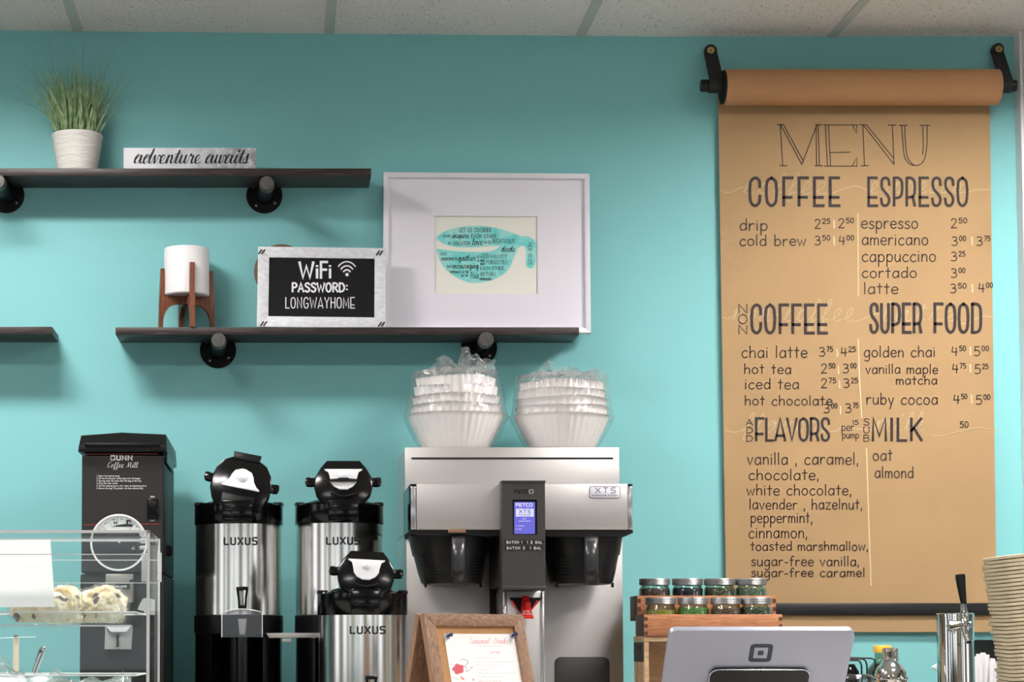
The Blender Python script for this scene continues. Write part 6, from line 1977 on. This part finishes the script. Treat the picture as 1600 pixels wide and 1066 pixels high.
# hinge leaf over the side, corner knuckle, shelf clip
m = MB()
hx = fx1 + th
m.box(hx + .0003, hx + .0033, -dBk - .07, -dBk - .004, Z(909, dBk + .03), Z(863, dBk + .03), .001)
hg = m.build('hinge', M['acrylic_frost'], t)
m = MB()
q0, q1 = X(221, dF_ - .03, 885), X(233, dF_ - .03, 885)
m.box(q0, fx1 - .0008, -dF_ + .03, -dF_ + .034, Z(909, dF_ - .03), Z(864, dF_ - .03), .0008)
m.build('hinge_leaf', M['acrylic_frost'], t)
m = MB()
for py, r_ in ((834, .006), (845, .0045), (856, .003)):
    q = W(225, py, dF_ - .02)
    m.blob((fx1 - .0075, q.y, q.z), (.0055, .005, r_), seed=py, amp=.12, sub=2)
m.build('corner_knuckle', M['acrylic_frost'], t)
m = MB()
q = W(222, 947, dF_ - .04)
m.prism([(fx1 - .0005, Z(934, dF_ - .04)), (fx1 - .008, Z(936, dF_ - .04)), (fx1 - .013, Z(945, dF_ - .04)), (fx1 - .016, Z(953, dF_ - .04)), (fx1 - .006, Z(954, dF_ - .04)), (fx1 - .006, Z(959, dF_ - .04)), (fx1 - .0005, Z(959, dF_ - .04))], -dF_ + .03, -dF_ + .20, 0)
m.build('shelf_clip', M['acrylic_frost'], t)
# trays
def case_tray(y_rim, y_bot, xr, label, clipside):
    d0, d1 = dF_ - .012, dBk + .012
    zr, zb = Z(y_rim, d0), Z(y_bot, d0)
    x1 = fx1 - .0175
    xb = X(xr, d0, y_bot)
    x0 = fx0 + .01
    t = thing('acrylic_tray', label, 'tray', ((x0 + x1) / 2, -(d0 + d1) / 2, zb), 'clear trays in the pastry case')
    def ring(xa, xb_, ya, yb_, z): return [(xa, -ya, z), (xb_, -ya, z), (xb_, -yb_, z), (xa, -yb_, z)]
    th = .0025
    m = MB()
    m.loft([ring(x0 + .02, xb, d0 - .004, d1 + .02, zb), ring(x0, x1, d0, d1, zr), ring(x0 + th, x1 - th, d0 - th, d1 + th, zr), ring(x0 + .02 + th, xb - th, d0 - .004 - th, d1 + .02 + th, zb + th)])
    m.build('tray_body', M['acrylic'], t, smooth=False)
    m = MB()
    pts = ring(x0, x1, d0, d1, zr)
    m.tube(pts, .0013, 6, closed=True)
    m.build('tray_rim', M['acrylic_edge'], t)
    m = MB()
    m.box(x0 + .02, xb, -d0 + .0035, -d0 + .0065, zb - .0002, zb + .0022)
    m.build('tray_foot', M['acrylic_edge'], t, smooth=False)
    return zb + th, xb, t
zt1, xb1, t1 = case_tray(957, 979, 203, 'clear tray holding the wrapped pastries in the acrylic case', True)
# pastries in film
rnd = random.Random(2)
for i, (px, dd, rx, ry, rz, s_) in enumerate(((66, 1.872, .045, .033, .046, 'flattest wrapped pastry, behind the white sheet'), (101, 1.775, .035, .032, .056, 'tallest wrapped pastry at the back of the clear tray'), (161, 1.870, .036, .035, .053, 'wrapped pastry nearest the hinged end of the clear tray'))):
    q = W(px, 960, dd)
    kk = (D - dd) / F
    zc_ = zt1 + .0040
    m = MB()
    m.blob((q.x, q.y, zc_ + rz * .42), (rx, ry, rz * .62), seed=i + 1, amp=.15, fr=1.9, sub=5, flat=-rz * .42)
    o = m.build('pastry', M['pastry'], base=(q.x, q.y, zc_), angle=180)
    tag(o, s_, 'pastry', 'wrapped pastries in the case')
    m = MB()
    m.blob((q.x, q.y, zc_ + rz * .42), (rx * 1.10 + .001, ry * 1.10 + .001, rz * .70), seed=i + 1, amp=.15, fr=1.9, sub=4, flat=-rz * .42 - .0018)
    m.build('cling_wrap', M['wrap'], o, angle=60)
# plain white sheet inside the front panel
m = MB()
mpg = on_wall_plane(dF_ - .006)
p = [(-60, 846), (78.5, 842.5), (86, 948.5), (-60, 949.5)]
vs = [mpg(*q) for q in p]
mpt_ = on_wall_plane(dF_ - .05)
vs[0], vs[1] = mpt_(*p[0]), mpt_(*p[1])
m.addw(vs + [v + Vector((0, .0005, 0)) for v in vs], [(0, 1, 2, 3), (7, 6, 5, 4), (0, 4, 5, 1), (1, 5, 6, 2), (2, 6, 7, 3), (3, 7, 4, 0)])
o = m.build('white_sheet', M['white_paper'], base=vs[3])
tag(o, 'plain white sheet behind the front of the pastry case, cut by the left edge', 'paper')
zt2, xb2, t2 = case_tray(1056, 1082, 208, 'lower clear tray with crumpled film at the bottom of the acrylic case', False)
# crumpled film in the lower tray
m = MB()
n1, n2 = 40, 24
vs, fs = [], []
for i in range(n1 + 1):
    for j in range(n2 + 1):
        f, g = i / n1, j / n2
        px_ = -60 + 265 * f
        dd = dBk + .05 + (dF_ - dBk - .075) * g
        q = W(px_, 1066, dd)
        hgt = .006 + .020 * abs(noise.fractal(Vector((f * 6, g * 4, 3.3)), .6, 2.0, 4)) + (.030 * math.exp(-((f - .2) / .18) ** 2 - ((g - .5) / .3) ** 2))
        vs.append((q.x, q.y, zt2 + hgt))
for i in range(n1):
    for j in range(n2):
        a = i * (n2 + 1) + j
        fs.append((a, a + 1, a + n2 + 2, a + n2 + 1))
o = MB().add(vs, fs).build('cling_film', M['film'], base=vs[0], angle=40)
tag(o, 'crumpled clear film lying in the lower acrylic tray', 'plastic film')
# stick and steel handle standing behind the case
dZ = 1.50
q = W(25, 1050, dZ)
cup_z = ZF
mm = MB().lathe([(0, ZF), (.032, ZF), (.035, ZF + .15), (.033, ZF + .15), (.030, ZF + .004), (0, ZF + .004)], (W(40, 1100, dZ).x, -dZ, 0), 36)
hc = W(40, 1100, dZ)
tag(mm.build('utensil_holder', M['dull_steel'], base=(hc.x, -dZ, ZF)), 'steel utensil holder behind the pastry case', 'holder')
a0, a1, zt_ = X(20.5, dZ, 1020), X(29.5, dZ, 1020), Z(996, dZ)
t = thing('wooden_stick', 'pale flat wooden stick standing behind the pastry case', 'stick', ((a0 + a1) / 2, -dZ, ZF + .005))
MB().box(a0, a1, -dZ - .001, -dZ + .0015, ZF + .0045, zt_, .0005).build('stick_body', M['stick'], t)
m = MB(); m.blob(((a0 + a1) / 2, -dZ, zt_ + .0012), (.0042, .0036, .0038), seed=3, amp=.1, sub=3); m.build('dark_tip', M['bark'], t)
m = MB(); m.tube([W(-40, 1000, dZ + .004), W(10, 997, dZ + .004), W(56, 995.5, dZ + .004)], .0006, 6); m.build('cross_wire', M['white_plastic'], t)
t = thing('steel_tongs', 'shiny steel utensil handle leaning behind the pastry case', 'utensil', (hc.x + .01, -dZ + .01, ZF + .005))
m = MB()
pts = [Vector((hc.x + .002, -dZ + .010, ZF + .009)), W(48, 1066, dZ), W(54, 1050, dZ), W(59, 1036, dZ), W(64, 1022, dZ), W(66.5, 1014, dZ), W(67, 1010.5, dZ)]
rg = []
for p_, w_ in zip(pts, (.0035, .0042, .0046, .0052, .0062, .0058, .003)):
    rg.append([(p_.x + w_ * math.cos(a), p_.y + w_ * .45 * math.sin(a), p_.z + w_ * .3 * math.cos(a + .8)) for a in [2 * math.pi * i / 16 for i in range(16)]])
m.loft(rg)
m.build('handle', M['chrome'], t)
q = W(63.5, 1018, dZ + .0)
m = MB(); m.lathe([(0, -.0036), (.0026, -.0034), (.0026, -.0028), (0, -.0028)], (q.x, -dZ, q.z), 16, 'y'); m.build('hanging_hole', M['recess_shade'], t)
